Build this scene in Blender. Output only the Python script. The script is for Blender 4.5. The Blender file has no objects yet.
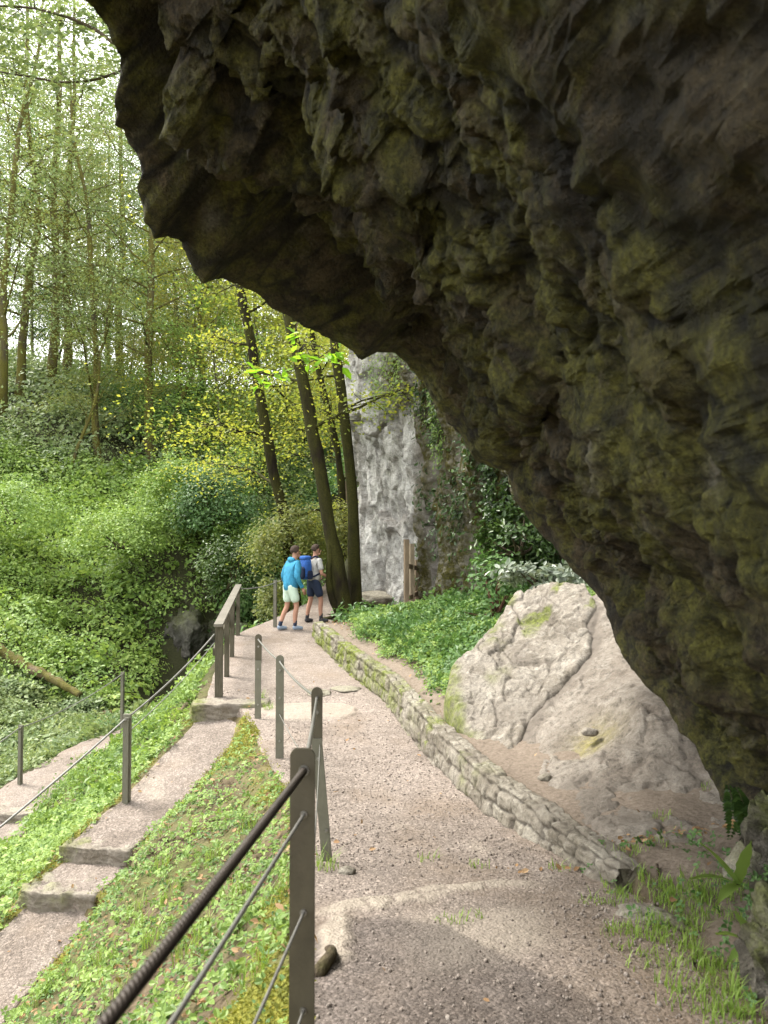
import bpy, bmesh, math, random
import numpy as np

rng = np.random.default_rng(7)
random.seed(7)
SC = bpy.context.scene
COL = SC.collection
F_PX, HORIZON = 800.0, 540.0
PITCH = math.atan((HORIZON - 512.0) / F_PX)
CP, SP = math.cos(PITCH), math.sin(PITCH)

def P(px, py, d):
    """photo pixel and distance ahead (metres along +Y) -> world point (eye at the origin)"""
    a = (px - 384.0) / F_PX; b = (512.0 - py) / F_PX
    y = CP - SP * b; z = SP + CP * b
    return np.array([a / y * d, d, z / y * d])

# ------------------------------------------------------------------ noise
_perm = np.random.default_rng(11).permutation(256)
_perm = np.concatenate([_perm, _perm, _perm])
_grad = np.random.default_rng(12).normal(size=(256, 3)); _grad /= np.linalg.norm(_grad, axis=1)[:, None]

def gnoise(p):
    p = np.asarray(p, float)
    i = np.floor(p).astype(int); f = p - i
    u = f * f * f * (f * (f * 6 - 15) + 10)
    i &= 255
    r = 0
    for dx in (0, 1):
        wx = u[:, 0] if dx else 1 - u[:, 0]
        for dy in (0, 1):
            wy = u[:, 1] if dy else 1 - u[:, 1]
            for dz in (0, 1):
                wz = u[:, 2] if dz else 1 - u[:, 2]
                h = _perm[_perm[_perm[(i[:, 0] + dx) & 255] + ((i[:, 1] + dy) & 255)] + ((i[:, 2] + dz) & 255)]
                g = _grad[h]
                r = r + wx * wy * wz * (g[:, 0] * (f[:, 0] - dx) + g[:, 1] * (f[:, 1] - dy) + g[:, 2] * (f[:, 2] - dz))
    return r * 1.6

def fbm(p, o=4, lac=2.03, gain=0.5):
    p = np.asarray(p, float); a = 1.0; s = 0; t = 0
    for k in range(o):
        s = s + a * gnoise(p + 17.3 * k); t += a; a *= gain; p = p * lac
    return s / t

def ridged(p, o=4, lac=2.1, gain=0.5):
    p = np.asarray(p, float); a = 1.0; s = 0; t = 0
    for k in range(o):
        s = s + a * (1 - 2 * np.abs(gnoise(p + 9.1 * k))); t += a; a *= gain; p = p * lac
    return s / t

def worley(p):
    """F1, F2 and a random value per cell"""
    p = np.asarray(p, float)
    i = np.floor(p).astype(int); f = p - i
    n = len(p); f1 = np.full(n, 9.0); f2 = np.full(n, 9.0); cid = np.zeros(n)
    for dx in (-1, 0, 1):
        for dy in (-1, 0, 1):
            for dz in (-1, 0, 1):
                h = _perm[_perm[_perm[(i[:, 0] + dx) & 255] + ((i[:, 1] + dy) & 255)] + ((i[:, 2] + dz) & 255)]
                o = np.stack([_perm[h] / 256.0, _perm[h + 85] / 256.0, _perm[h + 170] / 256.0], 1)
                d = np.sqrt(((np.array([dx, dy, dz]) + o - f) ** 2).sum(1))
                near = d < f1
                f2 = np.where(near, f1, np.minimum(f2, d)); cid = np.where(near, h / 255.0, cid); f1 = np.where(near, d, f1)
    return f1, f2, cid

def facets(p, amp_step=.5):
    """broken-rock relief: every cell is a randomly tilted plane; returns (height, edge distance, id)"""
    p = np.asarray(p, float); i = np.floor(p).astype(int); f = p - i; n = len(p)
    f1 = np.full(n, 9.0); f2 = np.full(n, 9.0); hh = np.zeros(n, int); dl = np.zeros((n, 3))
    for dx in (-1, 0, 1):
        for dy in (-1, 0, 1):
            for dz in (-1, 0, 1):
                h = _perm[_perm[_perm[(i[:, 0] + dx) & 255] + ((i[:, 1] + dy) & 255)] + ((i[:, 2] + dz) & 255)]
                v = f - np.array([dx, dy, dz]) - np.stack([_perm[h] / 256.0, _perm[h + 85] / 256.0, _perm[h + 170] / 256.0], 1)
                d = np.abs(v).max(1) * .6 + np.sqrt((v ** 2).sum(1)) * .4
                near = d < f1
                f2 = np.where(near, f1, np.minimum(f2, d)); hh = np.where(near, h, hh); dl[near] = v[near]; f1 = np.where(near, d, f1)
    return (dl * _grad[hh]).sum(1) + amp_step * (hh / 255.0 - .5), f2 - f1, _perm[hh] / 255.0

def sstep(a, b, x):
    t = np.clip((np.asarray(x, float) - a) / (b - a), 0, 1)
    return t * t * (3 - 2 * t)

def xy3(x, y, z=0.0):
    x = np.asarray(x, float); y = np.asarray(y, float)
    return np.stack([x, y, np.zeros_like(x) + z], -1)

# ------------------------------------------------------------------ objects
def tag(o, label=None, cat=None, group=None, kind=None):
    if label: o['label'] = label
    if cat: o['category'] = cat
    if group: o['group'] = group
    if kind: o['kind'] = kind
    return o

def empty(name, loc, label=None, cat=None, group=None):
    o = bpy.data.objects.new(name, None); COL.objects.link(o)
    o.location = [float(v) for v in loc]; o.empty_display_size = 0.1
    return tag(o, label, cat, group)

def mesh_data(name, V, F, mat=None, attrs=None, smooth=True):
    """F: (n,3)/(n,4) array, or a list of such arrays"""
    V = np.ascontiguousarray(V, np.float32)
    Fs = F if isinstance(F, list) else [F]
    Fs = [np.asarray(f, np.int32) for f in Fs if len(f)]
    me = bpy.data.meshes.new(name)
    me.vertices.add(len(V)); me.vertices.foreach_set('co', V.ravel())
    nl = sum(f.size for f in Fs); npoly = sum(len(f) for f in Fs)
    me.loops.add(nl); me.loops.foreach_set('vertex_index', np.concatenate([f.ravel() for f in Fs]))
    starts = []; c = 0
    for f in Fs:
        starts.append(c + np.arange(len(f)) * f.shape[1]); c += f.size
    me.polygons.add(npoly); me.polygons.foreach_set('loop_start', np.concatenate(starts).astype(np.int32))
    me.update(calc_edges=True)
    me.polygons.foreach_set('use_smooth', np.full(npoly, smooth, bool))
    for k, a in (attrs or {}).items():
        at = me.attributes.new(k, 'FLOAT', 'POINT'); at.data.foreach_set('value', np.ascontiguousarray(a, np.float32))
    if mat: me.materials.append(mat)
    return me

def link(name, me, parent=None, loc=None):
    o = bpy.data.objects.new(name, me); COL.objects.link(o)
    if parent: o.parent = parent
    if loc is not None: o.location = [float(v) for v in loc]
    return o

def mobj(name, V, F, mat=None, parent=None, attrs=None, smooth=True, loc=None):
    return link(name, mesh_data(name, V, F, mat, attrs, smooth), parent, loc)

def join(parts):
    """[(V, F)] with F uniform arrays -> V, [F...]"""
    Vs = []; Fs = {}; n = 0
    for V, F in parts:
        V = np.asarray(V, float).reshape(-1, 3)
        for f in (F if isinstance(F, list) else [F]):
            f = np.asarray(f, int)
            if len(f): Fs.setdefault(f.shape[1], []).append(f + n)
        Vs.append(V); n += len(V)
    return np.concatenate(Vs), [np.concatenate(v) for v in Fs.values()]

def grid_faces(nu, nv, closed_v=False):
    i = np.arange(nu - 1)[:, None]; j = np.arange(nv if closed_v else nv - 1)[None, :]
    j2 = (j + 1) % nv
    return np.stack([i * nv + j, (i + 1) * nv + j, (i + 1) * nv + j2, i * nv + j2], -1).reshape(-1, 4)

def grid_normals(G):
    du = np.gradient(G, axis=0); dv = np.gradient(G, axis=1)
    n = np.cross(du, dv); l = np.linalg.norm(n, axis=-1, keepdims=True); l[l < 1e-9] = 1
    return n / l

def resample(pts, n):
    pts = np.asarray(pts, float); s = np.concatenate([[0], np.cumsum(np.linalg.norm(np.diff(pts, axis=0), axis=1))])
    q = np.linspace(0, s[-1], n)
    return np.stack([np.interp(q, s, pts[:, k]) for k in range(pts.shape[1])], 1)

def smooth_path(pts, n, it=3):
    """Chaikin-rounded, then evenly resampled"""
    pts = np.asarray(pts, float)
    for _ in range(it):
        a = pts[:-1] * .75 + pts[1:] * .25; b = pts[:-1] * .25 + pts[1:] * .75
        pts = np.concatenate([pts[:1], np.stack([a, b], 1).reshape(-1, pts.shape[1]), pts[-1:]])
    return resample(pts, n)

def tube(pts, rad, seg=8, lobes=0, twist=0.0, depth=0.15, caps=True, wob=0.0, seed=0):
    """sweep a circle (or a lobed strand section that twists) along pts"""
    pts = np.asarray(pts, float); n = len(pts)
    rad = np.full(n, rad, float) if np.isscalar(rad) else np.asarray(rad, float)
    T = np.gradient(pts, axis=0); T /= np.maximum(np.linalg.norm(T, axis=1), 1e-9)[:, None]
    ref = np.array([0, 0, 1.0]) if abs(T[0, 2]) < .8 else np.array([1.0, 0, 0])
    A = np.zeros_like(pts); B = np.zeros_like(pts)
    a = np.cross(T[0], ref); a /= np.linalg.norm(a)
    for i in range(n):
        a = a - T[i] * a.dot(T[i]); a /= max(np.linalg.norm(a), 1e-9)
        A[i] = a; B[i] = np.cross(T[i], a)
    s = np.concatenate([[0], np.cumsum(np.linalg.norm(np.diff(pts, axis=0), axis=1))])
    th = np.arange(seg) * 2 * math.pi / seg
    R = np.repeat(rad[:, None], seg, 1)
    if lobes:
        ph = lobes * (th[None, :] + twist * s[:, None]) / 2
        R = R * (1 - depth + depth * np.abs(np.sin(ph)) ** .7)
    V = pts[:, None] + R[..., None] * (np.cos(th)[None, :, None] * A[:, None] + np.sin(th)[None, :, None] * B[:, None])
    V = V.reshape(-1, 3)
    if wob:
        V = V + wob * np.repeat(rad, seg)[:, None] * gnoise(V * 3.0 + seed)[:, None] * (V - np.repeat(pts, seg, 0)) / np.maximum(np.repeat(rad, seg), 1e-6)[:, None]
    F = grid_faces(n, seg, True)
    if caps:
        V = np.concatenate([V, pts[:1], pts[-1:]]); c0, c1 = n * seg, n * seg + 1
        k = np.arange(seg); k2 = (k + 1) % seg
        return V, [F, np.concatenate([np.stack([k, k2, np.full(seg, c0)], 1), np.stack([(n - 1) * seg + k2, (n - 1) * seg + k, np.full(seg, c1)], 1)])]
    return V, F

def box(c, s, rot=None, bev=0.0):
    bm = bmesh.new(); bmesh.ops.create_cube(bm, size=1.0)
    for v in bm.verts: v.co = (v.co.x * s[0], v.co.y * s[1], v.co.z * s[2])
    if bev: bmesh.ops.bevel(bm, geom=bm.edges[:] + bm.verts[:], offset=bev, segments=2, affect='EDGES', profile=.6)
    bmesh.ops.triangulate(bm, faces=bm.faces[:])
    V = np.array([v.co[:] for v in bm.verts]); bm.verts.index_update()
    F = np.array([[v.index for v in f.verts] for f in bm.faces]); bm.free()
    if rot is not None: V = V @ np.asarray(rot).T
    return V + np.asarray(c, float), F

def ball(c, r, sub=2, scale=(1, 1, 1)):
    bm = bmesh.new(); bmesh.ops.create_icosphere(bm, subdivisions=sub, radius=1.0)
    V = np.array([v.co[:] for v in bm.verts]); bm.verts.index_update()
    F = np.array([[v.index for v in f.verts] for f in bm.faces]); bm.free()
    return V * r * np.asarray(scale) + np.asarray(c, float), F

def rotz(a):
    c, s = math.cos(a), math.sin(a); return np.array([[c, -s, 0], [s, c, 0], [0, 0, 1.0]])

# ------------------------------------------------------------------ leaf scattering
T_DIAMOND = (np.array([[0, 0, 0], [.45, .3, .07], [1, 0, -.04], [.45, -.3, .07]]), np.array([[0, 1, 2], [0, 2, 3]]))
T_LEAF = (np.array([[0, 0, 0], [.28, .25, .06], [.68, .21, .04], [1, 0, -.08], [.68, -.21, .04], [.28, -.25, .06]]),
          np.array([[0, 1, 2, 3], [0, 3, 4, 5]]))
def _trefoil():
    parts = []
    for a, s in ((-1.25, .75), (0, 1.0), (1.25, .75)):
        V = T_LEAF[0] * s * [.62, .8, .8] + [.1, 0, 0]
        parts.append((V @ rotz(a).T, T_LEAF[1]))
    V, F = join(parts); return V, F[0]
T_TREFOIL = _trefoil()
T_BLADE = (np.array([[0, -.03, 0], [0, .03, 0], [.12, .028, .5], [.12, -.028, .5], [.42, 0, .95]]), None)
T_LITTER = (np.array([[0, 0, 0], [.3, .3, .16], [.72, .22, .1], [1, 0, .12], [.72, -.22, .14], [.3, -.28, .1]]), T_LEAF[1])
T_STRAP = (np.array([[0, -.06, 0], [0, .06, 0], [.35, .1, .03], [.35, -.1, .03], [.75, .09, -.05], [.75, -.09, -.05], [1, .01, -.2], [1, -.01, -.2]]),
           np.array([[0, 1, 2, 3], [3, 2, 4, 5], [5, 4, 6, 7]]))

def frames(nrm, yaw=None):
    n = nrm / np.maximum(np.linalg.norm(nrm, axis=1), 1e-9)[:, None]
    r = rng.normal(size=n.shape) if yaw is None else yaw
    t = r - n * (r * n).sum(1)[:, None]; t /= np.maximum(np.linalg.norm(t, axis=1), 1e-9)[:, None]
    return t, np.cross(n, t), n

def scatter(pos, nrm, size, tmpl=T_DIAMOND, yaw=None, hue=None, stretch=None):
    """one big (V, F, attrs) of template copies"""
    pos = np.asarray(pos, float); n = len(pos); TV, TF = tmpl; k = len(TV)
    t, b, nn = frames(np.asarray(nrm, float), yaw)
    size = np.full(n, size, float) if np.isscalar(size) else np.asarray(size, float)
    st = 1.0 if stretch is None else stretch[:, None, None]
    V = pos[:, None] + size[:, None, None] * (TV[None, :, 0, None] * t[:, None] + TV[None, :, 1, None] * b[:, None] * st + TV[None, :, 2, None] * nn[:, None])
    off = (np.arange(n) * k)[:, None, None]
    F = (TF[None] + off).reshape(-1, TF.shape[1])
    at = {'rnd': np.repeat(rng.random(n), k)}
    at['hue'] = np.repeat(np.zeros(n) + .5 if hue is None else hue, k)
    return V.reshape(-1, 3), F, at

def blades(pos, height, lean=.4, width=.012, hue=None):
    n = len(pos); a = rng.random(n) * 2 * math.pi
    d = np.stack([np.cos(a), np.sin(a), np.zeros(n)], 1); w = np.stack([-np.sin(a), np.cos(a), np.zeros(n)], 1)
    h = np.asarray(height, float) * (.6 + .8 * rng.random(n)); l = lean * rng.random(n) * h
    up = np.array([0, 0, 1.0])
    V = np.stack([pos - w * width / 2, pos + w * width / 2,
                  pos + d * (l * .35)[:, None] + up * (h * .55)[:, None] + w * width * .4, pos + d * (l * .35)[:, None] + up * (h * .55)[:, None] - w * width * .4,
                  pos + d * l[:, None] * 1.2 + up * (h * .92)[:, None]], 1)
    off = (np.arange(n) * 5)[:, None]
    F4 = np.array([[0, 1, 2, 3]]) + off; F3 = np.array([[3, 2, 4]]) + off
    return V.reshape(-1, 3), [F4, F3], {'rnd': np.repeat(rng.random(n), 5), 'hue': np.repeat(np.zeros(n) + .5 if hue is None else hue, 5)}

def cat_sc(parts):
    V, F = join([(p[0], p[1]) for p in parts])
    return V, F, {k: np.concatenate([p[2][k] for p in parts]) for k in parts[0][2]}

def skin(verts, edges, radii, sub=1):
    """grow one continuous surface round a skeleton, returned as (V, F)"""
    me = bpy.data.meshes.new('skeleton'); me.from_pydata([tuple(map(float, v)) for v in verts], edges, [])
    ob = bpy.data.objects.new('skeleton', me); COL.objects.link(ob)
    ob.modifiers.new('skin', 'SKIN'); ob.modifiers['skin'].use_smooth_shade = True
    for i, r in enumerate(radii):
        me.skin_vertices[0].data[i].radius = (r, r) if np.isscalar(r) else r
    me.skin_vertices[0].data[0].use_root = True
    m = ob.modifiers.new('sub', 'SUBSURF'); m.levels = m.render_levels = sub
    dg = bpy.context.evaluated_depsgraph_get(); ev = ob.evaluated_get(dg); em = ev.to_mesh()
    V = np.array([v.co[:] for v in em.vertices])
    T = []; Q = []
    for p in em.polygons:
        (T if len(p.vertices) == 3 else Q).append(list(p.vertices)) if len(p.vertices) in (3, 4) else None
    ev.to_mesh_clear(); bpy.data.objects.remove(ob); bpy.data.meshes.remove(me)
    F = [np.array(x) for x in (T, Q) if len(x)]
    return V, F

# ------------------------------------------------------------------ materials
class NT:
    def __init__(self, name):
        self.m = bpy.data.materials.new(name); self.m.use_nodes = True
        self.t = self.m.node_tree; self.t.nodes.clear()
        self.out = self.t.nodes.new('ShaderNodeOutputMaterial')
    def n(self, typ, ins=None, **kw):
        nd = self.t.nodes.new(typ)
        for k, v in kw.items(): setattr(nd, k, v)
        for k, v in (ins or {}).items(): self.put(nd.inputs[k], v)
        return nd
    def put(self, sock, v):
        if isinstance(v, bpy.types.NodeSocket): self.t.links.new(v, sock)
        elif isinstance(v, (tuple, list)) and len(v) == 3 and sock.type == 'RGBA': sock.default_value = (*v, 1)
        else: sock.default_value = v
    def coord(self):
        return self.n('ShaderNodeNewGeometry').outputs['Position']
    def attr(self, name):
        return self.n('ShaderNodeAttribute', attribute_name=name).outputs['Fac']
    def noise(self, scale, detail=4, rough=.55, vec=None, dist=0.0):
        return self.n('ShaderNodeTexNoise', {'Vector': vec if vec is not None else self.coord(), 'Scale': scale, 'Detail': detail, 'Roughness': rough, 'Distortion': dist}).outputs['Fac']
    def vor(self, scale, feature='F1', vec=None, out='Distance'):
        return self.n('ShaderNodeTexVoronoi', {'Vector': vec if vec is not None else self.coord(), 'Scale': scale}, feature=feature).outputs[out]
    def ramp(self, fac, stops, interp='LINEAR'):
        r = self.n('ShaderNodeValToRGB', {'Fac': fac}); r.color_ramp.interpolation = interp
        e = r.color_ramp.elements
        while len(e) < len(stops): e.new(.5)
        for el, (p, c) in zip(e, stops):
            el.position = p; el.color = (*c, 1) if not np.isscalar(c) else (c, c, c, 1)
        return r.outputs['Color']
    def mix(self, fac, a, b, typ='MIX'):
        nd = self.n('ShaderNodeMix', data_type='RGBA', blend_type=typ)
        self.put(nd.inputs[0], fac); self.put(nd.inputs[6], a); self.put(nd.inputs[7], b)
        return nd.outputs[2]
    def math(self, op, a, b=0.0, clamp=False):
        nd = self.n('ShaderNodeMath', operation=op, use_clamp=clamp); self.put(nd.inputs[0], a); self.put(nd.inputs[1], b)
        return nd.outputs[0]
    def scalev(self, s):
        return self.n('ShaderNodeVectorMath', {0: self.coord(), 1: s}, operation='MULTIPLY').outputs[0]
    def bump(self, h, strength=.5, dist=.02, normal=None):
        ins = {'Height': h, 'Strength': strength, 'Distance': dist}
        if normal is not None: ins['Normal'] = normal
        return self.n('ShaderNodeBump', ins).outputs[0]
    def finish(self, color, rough=.8, normal=None, metal=0.0, spec=.3, sheen=0.0):
        ins = {'Base Color': color, 'Roughness': rough, 'Metallic': metal, 'Specular IOR Level': spec}
        if normal is not None: ins['Normal'] = normal
        b = self.n('ShaderNodeBsdfPrincipled', ins)
        self.t.links.new(b.outputs[0], self.out.inputs[0]); return self.m

def leaf_mat(name, cols, trans=.4, tint=(.5, .62, .08), rough=.45, objvar=.25):
    """cols: dark -> light leaf colours, picked per leaf; light shines through"""
    k = NT(name)
    r = k.attr('rnd'); h = k.attr('hue')
    f = k.math('ADD', k.math('MULTIPLY', r, .5), k.math('MULTIPLY', h, .5))
    if objvar:
        oi = k.n('ShaderNodeObjectInfo').outputs['Random']
        f = k.math('ADD', f, k.math('MULTIPLY', k.math('SUBTRACT', oi, .5), objvar), True)
    n = len(cols); c = k.ramp(f, [(i / (n - 1), col) for i, col in enumerate(cols)])
    c2 = k.mix(.55, c, tint, 'MULTIPLY'); c2 = k.mix(1.0, c, (1.55, 1.5, 1.05), 'MULTIPLY')
    d = k.n('ShaderNodeBsdfPrincipled', {'Base Color': c, 'Roughness': rough, 'Specular IOR Level': .28})
    t = k.n('ShaderNodeBsdfTranslucent', {'Color': c2})
    m = k.n('ShaderNodeMixShader', {0: trans, 1: d.outputs[0], 2: t.outputs[0]})
    k.t.links.new(m.outputs[0], k.out.inputs[0]); return k.m

def m_overhang():
    k = NT('overhang_rock')
    pos = k.scalev((1.0, 1.0, 1.0))
    a = k.noise(1.7, 7, .7, pos, .5); b = k.noise(8.0, 7, .72, pos, .3); f = k.noise(45.0, 5, .7)
    c = k.ramp(a, [(.36, (0.0084, 0.0066, 0.0032)), (.45, (0.0422, 0.0309, 0.0142)), (.52, (0.0154, 0.0119, 0.0059)), (.61, (0.0873, 0.0660, 0.0350))])
    c = k.mix(k.ramp(b, [(.44, 0.0), (.58, .85)]), c, (0.0704, 0.0547, 0.0285))
    g = k.ramp(k.noise(1.5, 7, .66, k.scalev((1.1, .9, .9)), .8), [(.44, 0.0), (.56, .92)])
    c = k.mix(g, c, k.ramp(b, [(.36, (0.0169, 0.0176, 0.0026)), (.58, (0.1056, 0.1023, 0.0187))]))
    w = k.ramp(k.noise(3.6, 7, .75, k.scalev((1.5, 1.2, .8))), [(.58, 0.0), (.66, .8)])
    c = k.mix(w, c, (.105, .094, .058))
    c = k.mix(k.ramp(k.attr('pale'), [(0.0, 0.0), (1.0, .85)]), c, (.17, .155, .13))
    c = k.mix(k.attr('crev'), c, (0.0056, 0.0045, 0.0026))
    c = k.mix(.85, c, k.ramp(f, [(.32, .3), (.68, 1.6)]), 'MULTIPLY')
    n = k.bump(b, .9, .10); n = k.bump(k.noise(19.0, 6, .74), 1.0, .05, n); n = k.bump(f, .8, .016, n)
    return k.finish(c, .75, n, spec=.3)

def m_stone(name, cols, mosscol=(.11, .13, .025), fine=22.0, bumpd=.03, dirt=None, moss_gain=1.0, cracks=.6, cscale=2.4):
    k = NT(name)
    a = k.noise(1.7, 6, .62); b = k.noise(7.0, 6, .66, None, .4); f = k.noise(fine * 3, 5, .7)
    c = k.ramp(a, [(.32, cols[0]), (.48, cols[1]), (.62, cols[2])])
    c = k.mix(k.ramp(b, [(.5, 0.0), (.66, .75)]), c, cols[3])
    sp = k.ramp(k.noise(fine, 6, .75), [(.34, .45), (.48, .98), (.66, 1.22)])
    c = k.mix(.85, c, sp, 'MULTIPLY')
    c = k.mix(.6, c, k.ramp(k.noise(fine * 5, 4, .7), [(.34, .6), (.6, 1.15)]), 'MULTIPLY')
    wv = k.n('ShaderNodeTexNoise', {'Vector': k.coord(), 'Scale': 3.0, 'Detail': 5, 'Roughness': .65}).outputs['Color']
    dv = k.n('ShaderNodeVectorMath', {0: k.coord(), 1: k.n('ShaderNodeVectorMath', {0: wv, 1: (.55, .55, .55)}, operation='MULTIPLY').outputs[0]}, operation='ADD').outputs[0]
    cr = k.math('MAXIMUM', k.ramp(k.vor(cscale, 'DISTANCE_TO_EDGE', dv), [(0, 1.0), (.018, 0.0)]), k.ramp(k.vor(cscale * 2.9, 'DISTANCE_TO_EDGE', dv), [(0, .8), (.02, 0.0)]))
    cr = k.math('MULTIPLY', cr, k.ramp(k.noise(2.6, 4), [(.42, 0.0), (.58, 1.0)]))
    c = k.mix(k.math('MULTIPLY', cr, cracks), c, (.05, .042, .034))
    c = k.mix(k.math('MULTIPLY', k.attr('tone'), .75), c, (.14, .12, .1))
    mo = k.math('MULTIPLY', k.attr('moss'), k.ramp(k.noise(9.0, 5, .6), [(.35, .35), (.55, 1.0)]))
    c = k.mix(k.math('MULTIPLY', mo, moss_gain, True), c, k.ramp(k.noise(30.0, 3), [(.3, tuple(v * .55 for v in mosscol)), (.7, tuple(v * 1.6 for v in mosscol))]))
    n = k.bump(b, .8, bumpd * 2.5); n = k.bump(k.noise(fine, 6, .75), .9, bumpd * 1.2, n); n = k.bump(f, .7, bumpd * .4, n); n = k.bump(cr, -.8, .02, n)
    return k.finish(c, .88, n, spec=.2)

def m_gravel(name='gravel'):
    k = NT(name)
    a = k.noise(.8, 4, .55); b = k.noise(5.0, 5, .6); vs = k.vor(70.0, 'F1', None, 'Color'); vd = k.vor(70.0)
    c = k.ramp(a, [(.35, (.152, .124, .103)), (.6, (.21, .174, .148))])
    c = k.mix(k.ramp(b, [(.42, 0.0), (.7, .6)]), c, (.265, .224, .193))
    sep = k.n('ShaderNodeSeparateColor', {0: vs}).outputs[0]
    c = k.mix(.7, c, k.ramp(sep, [(0, .5), (.35, .85), (.75, 1.1), (.95, 1.7)]), 'MULTIPLY')
    c = k.mix(k.math('MULTIPLY', k.attr('pale'), k.ramp(k.noise(9, 5, .6), [(.2, .55), (.6, 1.0)])), c, k.mix(.5, (.33, .285, .23), k.ramp(k.noise(40, 4), [(.3, (.21, .178, .14)), (.7, (.38, .335, .275))])))
    wet = k.attr('wet')
    c = k.mix(k.math('MULTIPLY', wet, .85), c, k.mix(1.0, c, (.5, .5, .52), 'MULTIPLY'))
    c = k.mix(k.math('MULTIPLY', k.attr('dirt'), k.ramp(k.noise(3.5, 5, .65), [(.3, .3), (.6, 1.0)])), c, k.ramp(k.noise(24, 5, .7), [(.3, (.1, .074, .052)), (.7, (.25, .19, .14))]))
    h = k.math('ADD', k.math('MULTIPLY', vd, -.5), k.noise(30.0, 5, .7))
    n = k.bump(b, .35, .05); n = k.bump(h, .8, .016, n)
    return k.finish(c, .9, n, spec=.2)

def m_soil():
    k = NT('soil')
    a = k.noise(2.2, 5, .6); b = k.noise(18.0, 6, .7)
    c = k.ramp(a, [(.35, (.075, .058, .036)), (.52, (.13, .1, .065)), (.66, (.19, .15, .1))])
    c = k.mix(k.ramp(k.noise(1.1, 5, .65), [(.45, 0.0), (.6, .8)]), c, (.075, .085, .025))
    c = k.mix(.6, c, k.ramp(b, [(.3, .5), (.7, 1.4)]), 'MULTIPLY')
    c = k.mix(k.attr('humus'), c, k.ramp(b, [(.3, (.02, .022, .01)), (.7, (.05, .05, .024))]))
    c = k.mix(k.attr('moss'), c, k.ramp(b, [(.3, (.1, .1, .015)), (.7, (.3, .27, .05))]))
    c = k.mix(k.attr('bare'), c, k.ramp(k.noise(30, 5, .7), [(.3, (.12, .095, .072)), (.7, (.23, .187, .15))]))
    n = k.bump(a, .5, .08); n = k.bump(b, .8, .03, n)
    return k.finish(c, .95, n, spec=.12)

def m_bark(name, c1, c2, moss, mossamt=.5):
    k = NT(name)
    v = k.scalev((9.0, 9.0, 1.6)); b = k.noise(2.2, 6, .65, v, .5)
    c = k.ramp(b, [(.35, c1), (.65, c2)])
    g = k.ramp(k.noise(1.6, 5, .6, k.scalev((1.6, 1.6, .8))), [(.5 - .25 * mossamt, 0.0), (.68 - .2 * mossamt, .9)])
    c = k.mix(g, c, k.ramp(k.noise(40, 3), [(.3, tuple(x * .6 for x in moss)), (.7, tuple(x * 1.4 for x in moss))]))
    n = k.bump(b, .9, .03); n = k.bump(k.noise(60, 4), .5, .01, n)
    return k.finish(c, .92, n, spec=.12)

def m_wood(name, c1, c2):
    k = NT(name); b = k.noise(3.0, 5, .6, k.scalev((40, 40, 2.5)))
    c = k.mix(.7, k.ramp(b, [(.3, c1), (.7, c2)]), k.ramp(k.noise(3.0, 4), [(.3, .7), (.7, 1.15)]), 'MULTIPLY')
    return k.finish(c, .8, k.bump(b, .5, .006), spec=.2)

def m_paint(name, c, rough=.5, metal=0.0, wear=(.2, .17, .13), amt=.35):
    k = NT(name)
    w = k.ramp(k.noise(6.0, 6, .7), [(.52, 0.0), (.68, amt)])
    col = k.mix(w, k.mix(.35, c, k.ramp(k.noise(22, 5, .6, k.scalev((1, 1, .35))), [(.3, .6), (.7, 1.25)]), 'MULTIPLY'), wear)
    return k.finish(col, rough, k.bump(k.noise(90, 4), .25, .003), metal, .4)

def m_cloth(name, c, var=.25, scale=60.0):
    k = NT(name)
    col = k.mix(var, c, k.ramp(k.noise(14, 5, .6), [(.3, .45), (.7, 1.4)]), 'MULTIPLY')
    return k.finish(col, .8, k.bump(k.noise(18, 4), .4, .012), spec=.2)
# ================================================================== terrain
def table(xs, ys, sig=.25):
    q = np.arange(-12, 60, .05); v = np.interp(q, xs, ys)
    r = np.arange(-20, 21) * .05; w = np.exp(-.5 * (r / sig) ** 2); w /= w.sum()
    v = np.convolve(np.pad(v, 20, 'edge'), w, 'valid')
    return lambda y: np.interp(y, q, v)

z_main = table([-12, 0, 2.7, 4.0, 5.2, 6.5, 8.5, 10.3, 12, 14, 16, 17, 18.5, 20, 23, 26, 30, 40, 60],
               [-1.6, -1.62, -1.69, -1.88, -2.05, -2.2, -2.3, -2.3, -2.24, -2.12, -2.0, -1.92, -1.74, -1.5, -1.2, -.6, 1.5, 5, 9])
XL = table([-12, 0, 2.7, 4.4, 6.5, 8.5, 10.3, 10.9, 11.1, 13.5, 16.5, 17.5, 18.5, 20, 23, 60],
           [-.6, -.33, -.27, -.4, -.62, -1.2, -1.72, -1.85, -2.45, -2.8, -3.05, -2.72, -2.3, -1.75, -1.6, -1.6], .08)
XR = table([-12, 0, 2.7, 4.4, 5.4, 6.5, 7.5, 8.5, 10.3, 11.2, 13.5, 16.0, 16.6, 17.5, 18.5, 20, 23, 60],
           [1.3, 1.1, 1.15, 1.28, 1.06, .78, .6, .43, .14, 0, -.74, -1.42, -1.52, -1.35, -.9, .1, -.5, -.5], .18)
WALL_H = table([-12, 4.15, 4.5, 6.5, 9, 13, 16, 16.6, 17.2, 60], [0, 0, .10, .27, .37, .36, .33, .22, .02, 0], .1)
T_SLOPE = table([-12, 4, 5, 8, 10, 13, 16, 18, 24, 60], [.22, .22, .1, .12, .3, .3, .14, .06, .1, .3], .3)

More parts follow.
